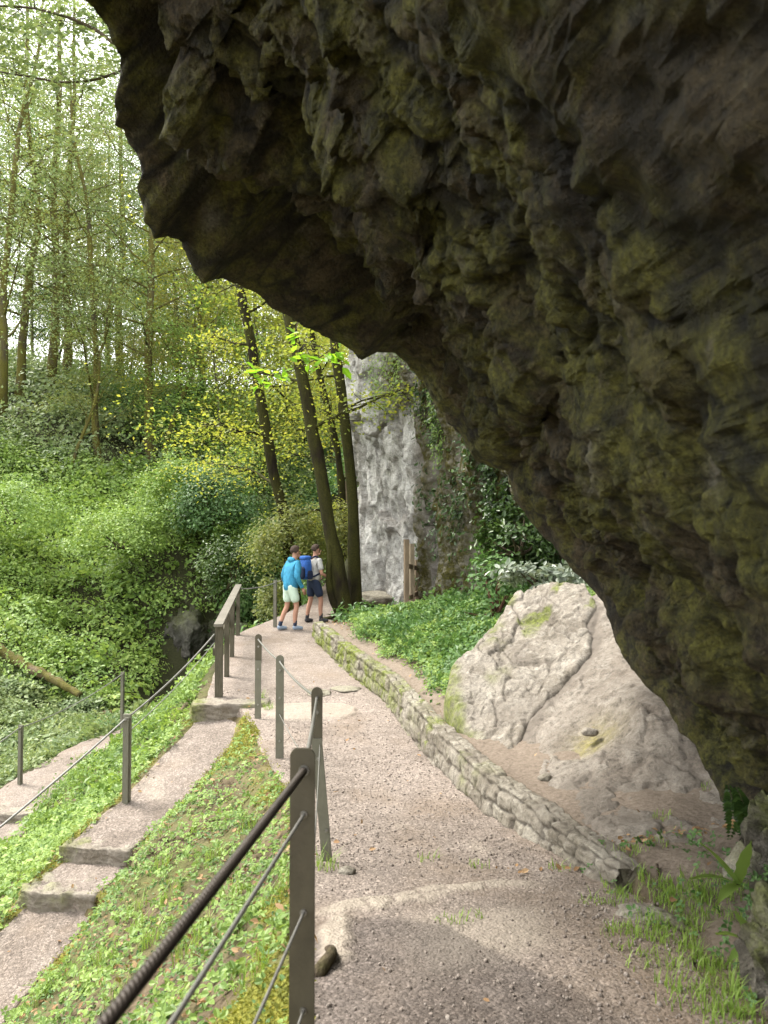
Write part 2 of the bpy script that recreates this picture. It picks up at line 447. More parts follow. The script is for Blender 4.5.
RAMP = np.array([(-2.1, 10.98, -2.42), (-2.3, 10.1, -2.62), (-2.58, 9.0, -2.9), (-2.84, 8.12, -3.08), (-2.85, 8.09, -3.23),
                 (-2.98, 7.54, -3.27), (-2.99, 7.51, -3.42), (-3.22, 6.6, -3.65), (-3.5, 5.6, -3.92), (-3.9, 4.5, -4.15), (-4.3, 3.4, -4.3), (-4.6, 2, -4.4)])
LOWER = np.array([(-4.6, 2, -4.4), (-4.9, 5, -4.45), (-5.4, 8, -4.46), (-5.75, 10, -4.42), (-5.95, 12.5, -4.38), (-5.96, 12.55, -4.25),
                  (-6.0, 14.5, -4.22), (-5.75, 16.5, -4.18), (-5.2, 19, -4.3), (-4.9, 22, -4.8)])

def polydist(x, y, poly):
    best = np.full(x.shape, 1e9); bz = np.zeros(x.shape); side = np.zeros(x.shape)
    for a, b in zip(poly[:-1], poly[1:]):
        d = b[:2] - a[:2]; L2 = max(d.dot(d), 1e-9)
        t = np.clip(((x - a[0]) * d[0] + (y - a[1]) * d[1]) / L2, 0, 1)
        e = np.hypot(x - a[0] - t * d[0], y - a[1] - t * d[1])
        m = e < best; best = np.where(m, e, best); bz = np.where(m, a[2] + t * (b[2] - a[2]), bz)
    return best, bz

_c = [(-.4, -6, -1.65), (-.33, 0, -1.66), (-.3, 2.5, -1.72), (-.45, 4.4, -1.98), (-.68, 6.5, -2.26), (-1.25, 8.5, -2.36), (-1.75, 10.3, -2.36)]
for p in RAMP[[0, 1, 2, 3, 5, 7, 8, 9, 10, 11]]: _c.append(tuple(p))
for p in LOWER[[1, 2, 3, 4, 6, 7, 8, 9]]: _c.append(tuple(p))
_c += [(-2.5, 11.5, -2.3), (-2.85, 13.5, -2.2), (-3.1, 16.5, -2.05), (-2.75, 17.6, -1.95), (-2.3, 18.6, -1.8), (-1.8, 20, -1.6), (-1.7, 23, -1.3),
       (-3.4, 13, -2.75), (-4.4, 15, -3.5), (-4.0, 18, -3.4), (-3.4, 20, -3.3), (-3.0, 23, -3.6), (-3.4, 11, -3.0), (-4.2, 11, -3.7),
       (-1.6, 4.4, -2.75), (-1.1, 3, -2.3), (-1.7, 1.5, -2.9), (-2.6, 0, -3.4), (-5, -4, -4.4),
       (-7.2, 10, -4.9), (-7.4, 14, -4.75), (-7.2, 17, -4.75), (-8, 20, -5.0), (-9.7, 23.5, -4.75), (-12.5, 25, -3.3), (-9, 27, -4.3), (-13, 20, -4.4), (-12, 12, -5.2),
       (-10, -5, -5.4), (-16, 4, -5.4), (-18, 16, -3.5), (-24, 25, 2), (-18, 30, 0.2),
       (-12, 30, -2.4), (-15, 36, 1.2), (-12, 34, -.2), (-17, 42, 5.6), (-20, 50, 10.2), (-14, 40, 3.5), (-12, 42, 3.8), (-10.5, 49, 5.9), (-30, 40, 8.5), (-32, 60, 12),
       (-9, 29, -3.6), (-7.4, 28.5, -4.2), (-7.0, 30.5, -.8), (-6.4, 32, .8), (-8.5, 33, .6), (-9.5, 38, 2.4), (-5, 29, -5.6), (-4.6, 24, -5.2), (-4.2, 34, -3.4), (-5.4, 38, -.2),
       (-3.2, 27, -4.8), (-3, 32, -3.2), (-1.2, 26.5, .1), (-.9, 28.6, 2.5), (-1, 35, 4.2), (2, 40, 6), (-6, 46, 4.2), (-3, 42, 2.6), (0, 55, 11), (-20, 70, 11.5), (-5, 70, 9), (15, 60, 12), (20, 80, 14), (-40, 85, 15), (0, 100, 12),
       (5, 30, 3), (8, 20, 1.0), (6, 10, -.6), (5, -5, -.8), (-60, 30, 15), (-60, -20, 8), (-60, 110, 18), (60, 20, 16), (60, 110, 20), (60, -20, 12), (0, -40, -3), (-140, 60, 16), (140, 60, 20), (-20, -20, -5)]
_c = np.array(_c)
def _phi(r): return np.sqrt(r * r + .8)
_A = _phi(np.linalg.norm(_c[:, None, :2] - _c[None, :, :2], axis=2)) + np.eye(len(_c)) * -.02
_B = np.concatenate([np.ones((len(_c), 1)), _c[:, :2]], 1)
_M = np.block([[_A, _B], [_B.T, np.zeros((3, 3))]])
_w = np.linalg.solve(_M, np.concatenate([_c[:, 2], np.zeros(3)]))
def bank(x, y):
    out = _w[-3] + _w[-2] * x + _w[-1] * y
    for c, w in zip(_c, _w): out = out + w * _phi(np.hypot(x - c[0], y - c[1]))
    return out

def RW(y): return np.interp(y, [4, 7, 9, 11], [.45, .34, .34, .42])

def H(x, y, paths=True):
    """height of the finished surface"""
    x = np.asarray(x, float); y = np.asarray(y, float)
    zb = bank(x, y)
    zb = zb + .10 * fbm(xy3(x.ravel() * .9, y.ravel() * .9), 4).reshape(x.shape) * sstep(0, .5, XL(y) - x)
    d, rz = polydist(x, y, RAMP); w = 1 - sstep(0, .45, d - RW(y)); zb = zb * (1 - w) + rz * w
    d2, lz = polydist(x, y, LOWER); w = 1 - sstep(0, .5, d2 - .5); zb = zb * (1 - w) + lz * w
    zm = z_main(y); xr = XR(y); xl = XL(y)
    over = np.clip(x - xr - .14, 0, None)
    zt = zm + WALL_H(y) + T_SLOPE(y) * np.minimum(np.maximum(x - xr - .28, 0), 6)
    zt = zt + .04 * fbm(xy3(x.ravel() * 1.2, y.ravel() * 1.2, 3.0), 4).reshape(x.shape) * sstep(.1, .6, x - xr)
    bump = .02 * fbm(xy3(x.ravel() * 1.3, y.ravel() * 1.3, 7.0), 4).reshape(x.shape)
    z = np.where(x > xr + .14, zt, zm + bump)
    wl = sstep(0, .35, xl - x)
    far = sstep(22, 25, y)
    return (z * (1 - wl) + zb * wl) * (1 - far) + zb * far

def Hs(x, y): return float(H(np.array([x]), np.array([y]))[0])

def hit(px, py, d0=1.5, d1=90):
    """where the view ray through a photo pixel meets the ground"""
    ds = np.linspace(d0, d1, 3000); a = P(px, py, 1.0)
    pts = a[None] * ds[:, None]; g = pts[:, 2] - H(pts[:, 0], pts[:, 1])
    i = int(np.argmax(g < 0)); return pts[i]

def in_main(x, y, m=0.0): return (x > XL(y) - m) & (x < XR(y) + m) & (y < 23)

# ---- ground sheet
def axis(dense0, dense1, step, far0, far1, k=1.09):
    a = list(np.arange(dense0, dense1, step)); s = step; v = dense1
    while v < far1: a.append(v); s *= k; v += s
    a.append(far1); s = step * k; v = dense0 - s
    while v > far0: a.insert(0, v); s *= k; v -= s
    a.insert(0, far0); return np.array(a)
gx = axis(-7.5, 3.6, .055, -140, 140); gy = axis(1.8, 13.0, .06, -40, 165, 1.035)
GX, GY = np.meshgrid(gx, gy, indexing='ij')
GZ = H(GX, GY)
fx, fy = GX.ravel(), GY.ravel()
rd, _ = polydist(fx, fy, RAMP); ld, _ = polydist(fx, fy, LOWER)
sink = np.maximum.reduce([sstep(-.02, .12, np.minimum(fx - XL(fy), XR(fy) + .1 - fx)) * (fy < 23), 1 - sstep(.7, .95, rd / RW(fy)), 1 - sstep(.36, .46, ld)])
fz = GZ.ravel() - .09 * sink
nearw = 1 - sstep(14, 30, np.abs(fy - 5))
fz = fz + nearw * (1 - sink) * (.035 * fbm(xy3(fx * 4, fy * 4), 4) + .02 * fbm(xy3(fx * 14, fy * 14), 3))
def moss_mask(x, y):
    r, _ = polydist(x, y, RAMP)
    m = sstep(.0, .25, .22 - np.abs(r - RW(y) - .12)) * sstep(-.15, .25, fbm(xy3(x * 1.7, y * 1.7, 2), 3)) * (y < 11)
    m2 = sstep(.1, .5, .6 - np.hypot((x + 1.75), (y - 9.6) * .55)) + sstep(0, .3, .55 - np.hypot((x + .62) * 1.1, y - 3.05))
    e = sstep(0, .2, .22 - np.abs(XL(y) - .12 - x)) * sstep(-.1, .3, fbm(xy3(x * 2, y * 2, 5), 3)) * (y < 11)
    return np.clip(m * .8 + m2 + e * .8, 0, 1)
terr = sstep(.1, .3, fx - XR(fy)) * (fy < 24) * (fx < 6)
bare = terr * (1 - sstep(8.6, 9.6, fy) * sstep(.35, .8, fx - XR(fy)) * (1 - sstep(15.2, 16.2, fy))) * (1 - .25 * sstep(0, .4, 4.2 - fy))
mobj('ground', np.stack([fx, fy, fz], 1), grid_faces(len(gx), len(gy)), m_soil(), None,
     {'moss': moss_mask(fx, fy), 'bare': bare, 'humus': np.maximum(sstep(11, 15, fy) * (1 - terr), sstep(-5.2, -5.8, fx) * .8 * sstep(8, 10, fy))})['kind'] = 'structure'

# ---- main gravel path
GRAVEL = m_gravel()
def strip(name, S, l, r, nz, nw, attrs):
    """S: rows of (x, y) functions; l, r edges"""
    pass
ny, nw = 900, 110
yy = np.concatenate([np.linspace(-6, 2, 40, endpoint=False), np.linspace(2, 12, 640, endpoint=False), np.linspace(12, 23.4, 220)])
jit = .05 * fbm(xy3(yy * 2.2, yy * 0), 4); jit2 = .05 * fbm(xy3(yy * 2.2, yy * 0 + 40), 4)
l = XL(yy) - .06 + jit; r = XR(yy) + .16 + np.where(yy < 4.3, jit2 * 3, 0)
t = np.linspace(0, 1, nw); MX = l[:, None] * (1 - t) + r[:, None] * t; MY = np.repeat(yy[:, None], nw, 1)
mx, my = MX.ravel(), MY.ravel()
zb = z_main(my) + .02 * fbm(xy3(mx * 1.3, my * 1.3, 7.0), 4)
zb = np.where(mx > XR(my) + .14, np.minimum(H(mx, my), zb + .02), zb)
# bedrock rib that crosses the path, with pale grit spilling in front of it
def rib(x, y):
    c = 4.2 + .36 * (x + .3) + .07 * np.sin(x * 3.1) + .12 * fbm(xy3(x * 3, y * 3, 1), 3)
    return np.exp(-((y - c) / (.10 + .07 * fbm(xy3(x * 5, y * 2, 4), 3))) ** 6) * sstep(-.45, -.2, x) * (1 - sstep(.6, 1.0, x))
pale = rib(mx, my) * sstep(-.75, -.25, fbm(xy3(mx * 4, my * 4, 6), 3))
grit = sstep(.0, .4, .55 - np.abs(my - 3.75 - .3 * mx) - .25 * fbm(xy3(mx * 2, my * 2), 3)) * sstep(-.05, .35, mx) * (1 - sstep(.65, .95, mx))
side = sstep(0, .12, .22 - np.hypot((mx + .22) * 2.2, (my - 3.75) * .45) + .12 * fbm(xy3(mx * 5, my * 5), 4))
slab = sstep(0, .1, .55 - np.hypot((mx + 1.0) * .8, my - 10.7) + .2 * fbm(xy3(mx * 3, my * 3), 3))
outc = sstep(0, .12, .11 - np.hypot((mx - .62), (my - 5.45) * .42) + .06 * fbm(xy3(mx * 5, my * 5, 8), 3)) + sstep(0, .12, .08 - np.hypot((mx - .12), (my - 6.1) * .5) + .05 * fbm(xy3(mx * 5, my * 5, 9), 3)) + sstep(0, .1, .09 - np.hypot((mx - .95), (my - 4.75) * .6) + .07 * fbm(xy3(mx * 5, my * 5, 4), 3))
rough = sstep(-.1, .5, fbm(xy3(mx * 5, my * 5, 1), 3))
_w1, _w2, _w3 = worley(xy3(mx * 4.2, my * 5.5, 2) + .25 * fbm(xy3(mx * 6, my * 6, 2), 3)[:, None]); pale = pale * sstep(.01, .06, _w2 - _w1) * (.75 + .35 * _w3)
palem = np.clip(pale * 1.15 + grit * .62 + side * .9 + slab * .55 + outc * .6, 0, 1)
wet = sstep(0, .10, 4.1 - my - .3 * np.maximum(mx, 0) - 1.6 * np.maximum(mx - .3, 0) + .22 * fbm(xy3(mx * 1.6, my * 1.6, 9), 4)) * (1 - side) * 1.0
dirt = np.maximum(sstep(.3, .9, mx - .25) * sstep(0, .6, 4.3 - my) * .8, sstep(.0, .22, mx - XR(my) + .18) * .35) * (my < 6)
dirt = np.clip(dirt + .55 * sstep(.0, .45, fbm(xy3(mx * 1.1, my * .8, 12), 5)) * (1 - palem), 0, 1)
zz = zb + .008 + .016 * pale * (.5 + .5 * rough) + .02 * side + .025 * slab + .02 * np.clip(outc, 0, 1) * rough + .006 * fbm(xy3(mx * 18, my * 18), 3) + .010 * ridged(xy3(mx * 5, my * 5), 3) * (palem)
zz = zz.reshape(MX.shape); zz[:, 0] -= .12; zz[:, 1] -= .03; zz[:, -1] -= .1
mobj('main_path', np.stack([mx, my, zz.ravel()], 1), grid_faces(len(yy), nw), GRAVEL, None, {'pale': palem, 'wet': wet, 'dirt': dirt})['kind'] = 'structure'

# ---- ramp and lower path
def side_path(name, poly, hw, n, seed):
    C = resample(poly, n); T = np.gradient(resample(smooth_path(poly, 60), n)[:, :2], axis=0); T /= np.linalg.norm(T, axis=1)[:, None]
    N = np.stack([T[:, 1], -T[:, 0]], 1); k = 36; u = np.linspace(-1, 1, k)
    w = (hw(C[:, 1]) if callable(hw) else np.full(n, hw))[:, None] * (1.08 + .22 * fbm(xy3(C[:, 1] * 1.6, C[:, 1] * 0 + seed), 3)[:, None]) * u[None]
    X = C[:, 0, None] + N[:, 0, None] * w; Y = C[:, 1, None] + N[:, 1, None] * w
    x, y = X.ravel(), Y.ravel()
    Z = C[:, 2, None] + 0 * X + (.02 * fbm(xy3(x * 3, y * 3), 4) + .012 * fbm(xy3(x * 12, y * 12), 3)).reshape(X.shape) + .01 - .10 * (np.abs(u) > .95)
    pale = sstep(.1, .5, fbm(xy3(x * 2.1, y * 2.1, 4), 4)) * .6; d = sstep(.05, .5, fbm(xy3(x * 1.5, y * 1.5, 6), 4)) * .5
    o = mobj(name, np.stack([x, y, Z.ravel()], 1), grid_faces(n, k), GRAVEL, None, {'pale': pale, 'wet': 0 * x + .15, 'dirt': d}); o['kind'] = 'structure'
side_path('side_path', RAMP, RW, 420, 3)
side_path('lower_path', LOWER, .5, 260, 5)

# ---- masonry and stones -----------------------------------------------------
LIME = m_stone('limestone', [(.2, .175, .135), (.28, .25, .2), (.36, .33, .27), (.46, .43, .37)])
WALLST = m_stone('wall_stone', [(0.116, 0.101, 0.076), (0.189, 0.168, 0.132), (0.268, 0.244, 0.201), (0.354, 0.329, 0.275)], fine=30.0, bumpd=.012)
STEPST = m_stone('step_stone', [(0.148, 0.126, 0.096), (0.215, 0.185, 0.148), (0.266, 0.237, 0.192), (0.311, 0.281, 0.237)], fine=30.0, bumpd=.012)

def low_wall():
    ys = np.linspace(4.5, 16.8, 900); cx = XR(ys) + .02
    C = resample(np.stack([cx, ys], 1), 900); T = np.gradient(C, axis=0); T /= np.linalg.norm(T, axis=1)[:, None]
    N = np.stack([T[:, 1], -T[:, 0]], 1); s = np.concatenate([[0], np.cumsum(np.linalg.norm(np.diff(C, axis=0), axis=1))])
    base = z_main(C[:, 1]); h = WALL_H(C[:, 1]) + .03 + .025 * fbm(xy3(s * 2, s * 0), 3); h = np.maximum(h, .1)
    D = .19; nf, nt, nb = 26, 16, 6
    rows = []; vv = []
    for i in range(nf): f = i / (nf - 1); rows.append((0.0 + .04 * f, -.14 + (1.0) * f, 'f')); vv.append(f * .45)
    for i in range(1, nt): f = i / (nt - 1); rows.append((.04 + (D - .04) * f, None, 't')); vv.append(.45 + f * D)
    for i in range(1, nb): f = i / (nb - 1); rows.append((D, f, 'b')); vv.append(.45 + D + f * .3)
    G = np.zeros((len(s), len(rows), 3)); Dn = np.zeros_like(G)
    for j, (off, f, k) in enumerate(rows):
        G[:, j, :2] = C + N * off
        G[:, j, 2] = base - .14 + (h + .14) * (j / (nf - 1)) if k == 'f' else (base + h if k == 't' else base + h - f * .35)
        if k == 'f': Dn[:, j, :2] = -N; Dn[:, j, 2] = .25 * (j / (nf - 1)) ** 4
        elif k == 't': Dn[:, j, 2] = 1
        else: Dn[:, j, :2] = N
    S = np.repeat(s[:, None], len(rows), 1).ravel(); Vv = np.repeat(np.array(vv)[None], len(s), 0).ravel()
    wq = np.stack([S * 2.2, Vv * 2.2, S * 0], 1)
    Sw = S + .05 * gnoise(wq * 2) + .02 * gnoise(wq * 6 + 3); Vw = Vv + .045 * gnoise(wq * 1.6 + 9) + .012 * gnoise(wq * 7)
    rowi = np.floor(Vw / .135).astype(int); fr_ = Vw / .135 - rowi
    ln = .17 + .09 * (_perm[(rowi * 7) & 255] / 255.0); si = Sw / ln + _perm[(rowi * 13 + 5) & 255] / 255.0 * 3; ci = np.floor(si).astype(int); fs = si - ci
    hsh = _perm[_perm[ci & 255] + (rowi & 255)]; jit_ = (_perm[hsh] / 255.0 - .5) * .3
    fs2 = np.clip(fs + jit_ * (fs * (1 - fs)) * 2, 0, 1)
    e = np.minimum(np.minimum(fs2, 1 - fs2) * ln, np.minimum(fr_, 1 - fr_) * .135) / .05; cid = _perm[hsh + 60] / 255.0
    tilt = (fs - .5) * (_perm[hsh + 11] / 255.0 - .5) + (fr_ - .5) * (_perm[hsh + 23] / 255.0 - .5)
    topw = np.repeat(np.array([1.0 if k == 'f' else .8 for _, _, k in rows])[None], len(s), 0).ravel()
    dis = (.026 * sstep(.0, .45, e) + .022 * (cid - .5) + .03 * tilt) * topw + .024 * fbm(G.reshape(-1, 3) * 6, 4) + .012 * ridged(G.reshape(-1, 3) * 17, 3) - .015
    V = G.reshape(-1, 3) + Dn.reshape(-1, 3) * dis[:, None]
    yv = V[:, 1]
    moss = np.clip(sstep(8.0, 12.5, yv) * sstep(-.35, .25, fbm(V * 1.6, 3)) * 1.1 + .9 * sstep(.08, .4, fbm(V * 2.6 + 7, 3)) * sstep(5.5, 9, yv) * (1 - .4 * sstep(0, 1, e)), 0, 1)
    tone = np.clip((1 - sstep(.0, .3, e)) * .9 * topw + .35 * cid + .25 * sstep(0, .4, fbm(V * 2 + 4, 3)), 0, 1)
    F = grid_faces(len(s), len(rows))
    c0 = V[:len(rows)].mean(0) - [0, 0, 0]; n0 = len(V)
    k = np.arange(len(rows) - 1); V2 = np.concatenate([V, [c0]]); F3 = np.stack([k + 1, k, np.full(len(k), n0)], 1)
    o = mobj('stone_wall', V2, [F, F3], WALLST, None, {'moss': np.append(moss, .2), 'tone': np.append(tone, .3)})
    tag(o, 'low dry stone kerb wall curving along the right of the gravel path', 'wall')
low_wall()

def rock(name, c, size, seed, mat, sub=4, rough=.25, rot=0.0, flat=1.0, moss=0.0, freq=1.0):
    V, F = ball((0, 0, 0), 1.0, sub)
    n = V.copy(); p = V * freq + seed * 3.7
    f1, f2, _ = worley(p * 1.4)
    fh, fe, _ = facets(p * 1.5)
    V = V * (1 + rough * (1.0 * fbm(p * 1.2, 4) + .9 * fh) + .06 * fbm(p * 7, 3) + .04 * ridged(p * 5, 3))[:, None]
    V = np.sign(V) * np.abs(V) ** .85
    V = (V * np.asarray(size) * [1, 1, flat]) @ rotz(rot).T
    m = sstep(.1, .5, n[:, 2] + .5 * fbm(p * 2, 3)) * moss
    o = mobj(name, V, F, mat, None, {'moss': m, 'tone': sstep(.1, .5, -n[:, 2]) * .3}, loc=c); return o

# stone steps of the ramp: thick slabs with a worn nosing
def step_slab(name, c, L, W, Hh, rot, seed, label, moss=.5):
    bm = bmesh.new(); bmesh.ops.create_cube(bm, size=1.0)
    bmesh.ops.subdivide_edges(bm, edges=bm.edges[:], cuts=22, use_grid_fill=True)
    V = np.array([v.co[:] for v in bm.verts]); bm.verts.index_update()
    F = np.array([[v.index for v in f.verts] for f in bm.faces]); bm.free()
    r = V * 2; V = np.sign(r) * np.abs(r) ** 1.0 * .5
    e = np.sort(np.abs(r), axis=1); cor = np.clip(e[:, 1] - .8, 0, 1) * .5
    V = V * (1 - cor[:, None] * .12)
    V = V * [L, W, Hh]
    nrm = r * (np.abs(r) > .98)
    V = V + nrm * (.05 * fbm(V * 5 + seed, 4) + .02 * ridged(V * 12 + seed, 3) + .012 * fbm(V * 22 + seed, 3))[:, None]
    V[:, 1] += .05 * fbm(np.stack([V[:, 0] * 3, V[:, 0] * 0, V[:, 0] * 0 + seed], 1), 3)
    ms = moss * np.clip(sstep(.55, 1.0, np.abs(r[:, 0])) * (r[:, 0] < 0) + sstep(.1, .45, fbm(V * 3 + seed, 3)) * .8, 0, 1)
    tone = np.clip(.9 * (np.abs(r[:, 1]) > .98) * sstep(-.5, .2, fbm(V * 4 + seed, 3)) + .4 * sstep(0, .4, fbm(V * 6, 3)), 0, 1)
    V = V @ rotz(rot).T
    o = mobj(name, V, F, STEPST, None, {'moss': ms, 'tone': tone}, loc=c)
    tag(o, label, 'stone step', 'stone steps along the paths'); return o
step_slab('stone_step', (-2.1, 11.1, -2.36), 1.0, .36, .25, .05, 1, 'mossy stone step below the wooden handrail, at the top of the side path', .8)
step_slab('stone_step', (-2.86, 8.24, -3.19), .76, .34, .23, -.22, 2, 'upper of the two worn stone steps halfway down the narrow side path', .7)
step_slab('stone_step', (-3.0, 7.66, -3.38), .78, .34, .23, -.2, 3, 'lower of the two worn stone steps halfway down the narrow side path', .6)
step_slab('stone_step', (-5.97, 12.68, -4.36), 1.1, .3, .24, .0, 4, 'low stone step across the lowest path, at the left edge of the picture', .3)
# ================================================================== overhanging rock
OVER = m_overhang()
lip_px = [(-160, -330, 3.7), (-60, -190, 3.8), (10, -90, 4.0), (55, -30, 4.15), (85, 0, 4.3), (104, 20, 4.5), (118, 44, 4.6), (121, 70, 4.75), (117, 90, 4.8), (118, 122, 4.95), (127, 126, 5.0), (131, 140, 5.1),
          (141, 152, 5.15), (144, 172, 5.25), (140, 184, 5.3), (146, 203, 5.4), (145, 222, 5.45), (156, 238, 5.55), (170, 233, 5.65), (184, 240, 5.8), (192, 262, 5.9), (204, 283, 6.0), (222, 277, 6.15), (240, 281, 6.3),
          (262, 299, 6.5), (284, 311, 6.65), (300, 321, 6.8), (322, 333, 7.0), (345, 346, 7.2), (362, 360, 7.35), (380, 350, 7.5), (398, 350, 7.6), (424, 380, 7.8), (438, 405, 7.85), (450, 421, 7.9),
          (474, 456, 7.9), (492, 466, 7.85), (510, 470, 7.8), (517, 497, 7.75), (540, 533, 7.7), (560, 548, 7.55), (577, 572, 7.45), (592, 588, 7.3), (603, 603, 7.2), (618, 640, 6.95), (633, 668, 6.7), (660, 700, 6.4),
          (680, 732, 6.15), (697, 744, 6.0), (703, 768, 5.85), (716, 792, 5.65), (735, 836, 5.25), (752, 870, 4.95), (775, 930, 4.6)]
L = np.array([P(*q) for q in lip_px])
NS = 560
Ls = resample(L, NS); s01 = np.linspace(0, 1, NS)
cu = [0, .12, .25, .4, .55, .68, .8, .9, 1.0]
cs = np.array([(-1.9, 3.5), (-1.15, 3.1), (-.45, 2.6), (.1, 2.0), (.62, 1.3), (1.02, .5), (1.28, -.35), (1.62, -1.15), (2.1, -2.1)])
def cross(y, dz=0.0, dx=0.0):
    c = np.stack([np.interp(s01, cu, cs[:, 0]) + dx, np.full(NS, float(y)), np.interp(s01, cu, cs[:, 1]) + dz], 1)
    k = np.exp(-.5 * (np.arange(-40, 41) / 16.0) ** 2); k /= k.sum()
    for a in (0, 2):
        c[:, a] = np.convolve(np.pad(c[:, a], 40, 'reflect', reflect_type='odd'), k, 'valid')
    return c
C1, C2, C3, C4 = cross(2.2), cross(.6, .1, .1), cross(-1.6, .3, .25), cross(-4.5, .7, .6)
ang = np.interp(s01, [0, .3, .5, .8, 1], [.9, .85, .8, .4, -.05])
ND = np.stack([np.cos(ang), np.zeros(NS), np.sin(ang)], 1)         # away from the hollow
tin = np.concatenate([np.linspace(0, .12, 60, endpoint=False), np.linspace(.12, .62, 260, endpoint=False), np.linspace(.62, 1, 70)])
kt = np.array([0, .3, .62, .74, .86, 1.0])
mid = Ls * .42 + C1 * .58 + ND * .12
K = np.stack([Ls, mid, C1, C2, C3, C4])
G = np.zeros((NS, len(tin), 3))
for a in range(3):
    for j, t in enumerate(tin): 
        i = min(np.searchsorted(kt, t, 'right') - 1, len(kt) - 2); u = (t - kt[i]) / (kt[i + 1] - kt[i])
        p0, p1, p2, p3 = (K[max(i - 1, 0)], K[i], K[i + 1], K[min(i + 2, len(kt) - 1)])
        if i == 0: p0 = 2 * K[0] - K[1]
        G[:, j, a] = (.5 * (2 * p1 + (p2 - p0) * u + (2 * p0 - 5 * p1 + 4 * p2 - p3) * u * u + (3 * p1 - p0 - 3 * p2 + p3) * u ** 3))[:, a]
Nn = grid_normals(G); 
# point the normals into the hollow (towards the visitor)
hol = np.array([-1.0, 1.0, -.3]) - G; Nn *= np.sign((Nn * hol).sum(-1, keepdims=True))
wn = (sstep(.1, .4, tin)[None, :] * (1 - .8 * sstep(.8, .95, s01))[:, None])[:, :, None]; Nn = Nn * wn - ND[:, None] * (1 - wn); Nn /= np.linalg.norm(Nn, axis=-1, keepdims=True)
g = G.reshape(-1, 3); tt = np.repeat(tin[None], NS, 0).ravel(); ss = np.repeat(s01[:, None], len(tin), 1).ravel()
q = g * [1.0, 1.15, 1.0]
f1, f2, cid = worley(q * 1.35 + .35 * fbm(q * 2, 3)[:, None]); fa, ea, _ = facets(g * [1.0, 1.1, 1.0] + .12 * fbm(q * 2.5, 3)[:, None]); fb, eb, _ = facets(g * [2.7, 2.7, 2.7] + .1 * fbm(q * 5, 3)[:, None] + 3); fc, ec, _ = facets(g * 6.5 + .1 * fbm(q * 9, 2)[:, None])
bil = 2 * np.abs(fbm(q * 1.25 + 21, 4)) - .35; bil2 = 2 * np.abs(fbm(q * 3.6 + 31, 4)) - .35
warp = fbm(q * 1.5 + 3, 4)
led = .5 * sstep(-.03, .05, tt - .115 - .05 * warp - .03 * np.sin(ss * 19)) * (1 - .5 * sstep(.55, .75, ss))   # inner ledge behind the thin rim
led2 = .22 * sstep(-.02, .04, tt - .30 - .10 * fbm(q * 1.1 + 9, 4))
disp = -.22 + led * .62 + led2 + .24 * fbm(q * .8, 5) + .10 * ridged(q * 1.7 + 2, 4) + (.06 * fa + .04 * fb + .2 * bil + .08 * bil2) * (1 - .65 * sstep(.8, .92, ss) * (1 - sstep(.12, .3, tt))) + (.03 + .035 * sstep(.8, .95, ss)) * fc + .025 * ridged(q * 7, 4) + .012 * fbm(q * 26, 3)
disp = disp - .36 * sstep(.8, .92, ss)
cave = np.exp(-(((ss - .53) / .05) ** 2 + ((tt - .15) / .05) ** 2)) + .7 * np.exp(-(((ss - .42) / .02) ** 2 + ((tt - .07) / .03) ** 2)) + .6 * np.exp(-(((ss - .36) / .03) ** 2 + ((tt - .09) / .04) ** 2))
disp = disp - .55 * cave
disp = disp - (.30 + .1 * sstep(.05, .3, tt)) * (1 - sstep(.28, .5, ss)) * sstep(0, .05, tt)
fade = sstep(0, .06, tt)
disp = disp * (.06 + .94 * fade) + (1 - fade) * .05 * ridged(q * 2.5, 4)
near = np.linalg.norm(g, axis=1)
disp = np.minimum(disp, np.maximum(near - .75, 0.0) * .6)
disp = np.where(tt < .1, np.minimum(disp, .04 + 1.2 * tt), disp)
disp = disp * (1 - .35 * sstep(.35, .6, tt)); disp = np.where((ss > .84) & (tt < .22), np.minimum(disp, .03), disp)
gv = g + Nn.reshape(-1, 3) * disp[:, None]
pale = sstep(.0, .3, ss - .93 + .04 * fbm(q * 3, 3)) * sstep(-.1, .3, fbm(q * 2.3 + 4, 4)) + .8 * sstep(0, .03, .022 - np.abs(tt - .125 - .05 * warp - .03 * np.sin(ss * 19))) * sstep(-.05, .25, fbm(q * 2 + 14, 3)) * (ss < .5)  # narrow band along the inner ledge edge paints its sky-glare highlight
# right-hand marks are pale stains; left ones paint sky glare on ledge edges
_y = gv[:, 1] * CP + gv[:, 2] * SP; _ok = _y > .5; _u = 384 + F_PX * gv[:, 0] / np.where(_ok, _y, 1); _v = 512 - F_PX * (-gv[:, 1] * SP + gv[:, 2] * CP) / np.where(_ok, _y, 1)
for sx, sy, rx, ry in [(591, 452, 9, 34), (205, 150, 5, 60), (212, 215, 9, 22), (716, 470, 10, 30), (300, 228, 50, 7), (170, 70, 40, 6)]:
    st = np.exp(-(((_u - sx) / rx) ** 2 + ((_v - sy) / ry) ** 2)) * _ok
    pale = pale + .8 * st * sstep(-.3, .2, fbm(q * 4 + 2, 4))
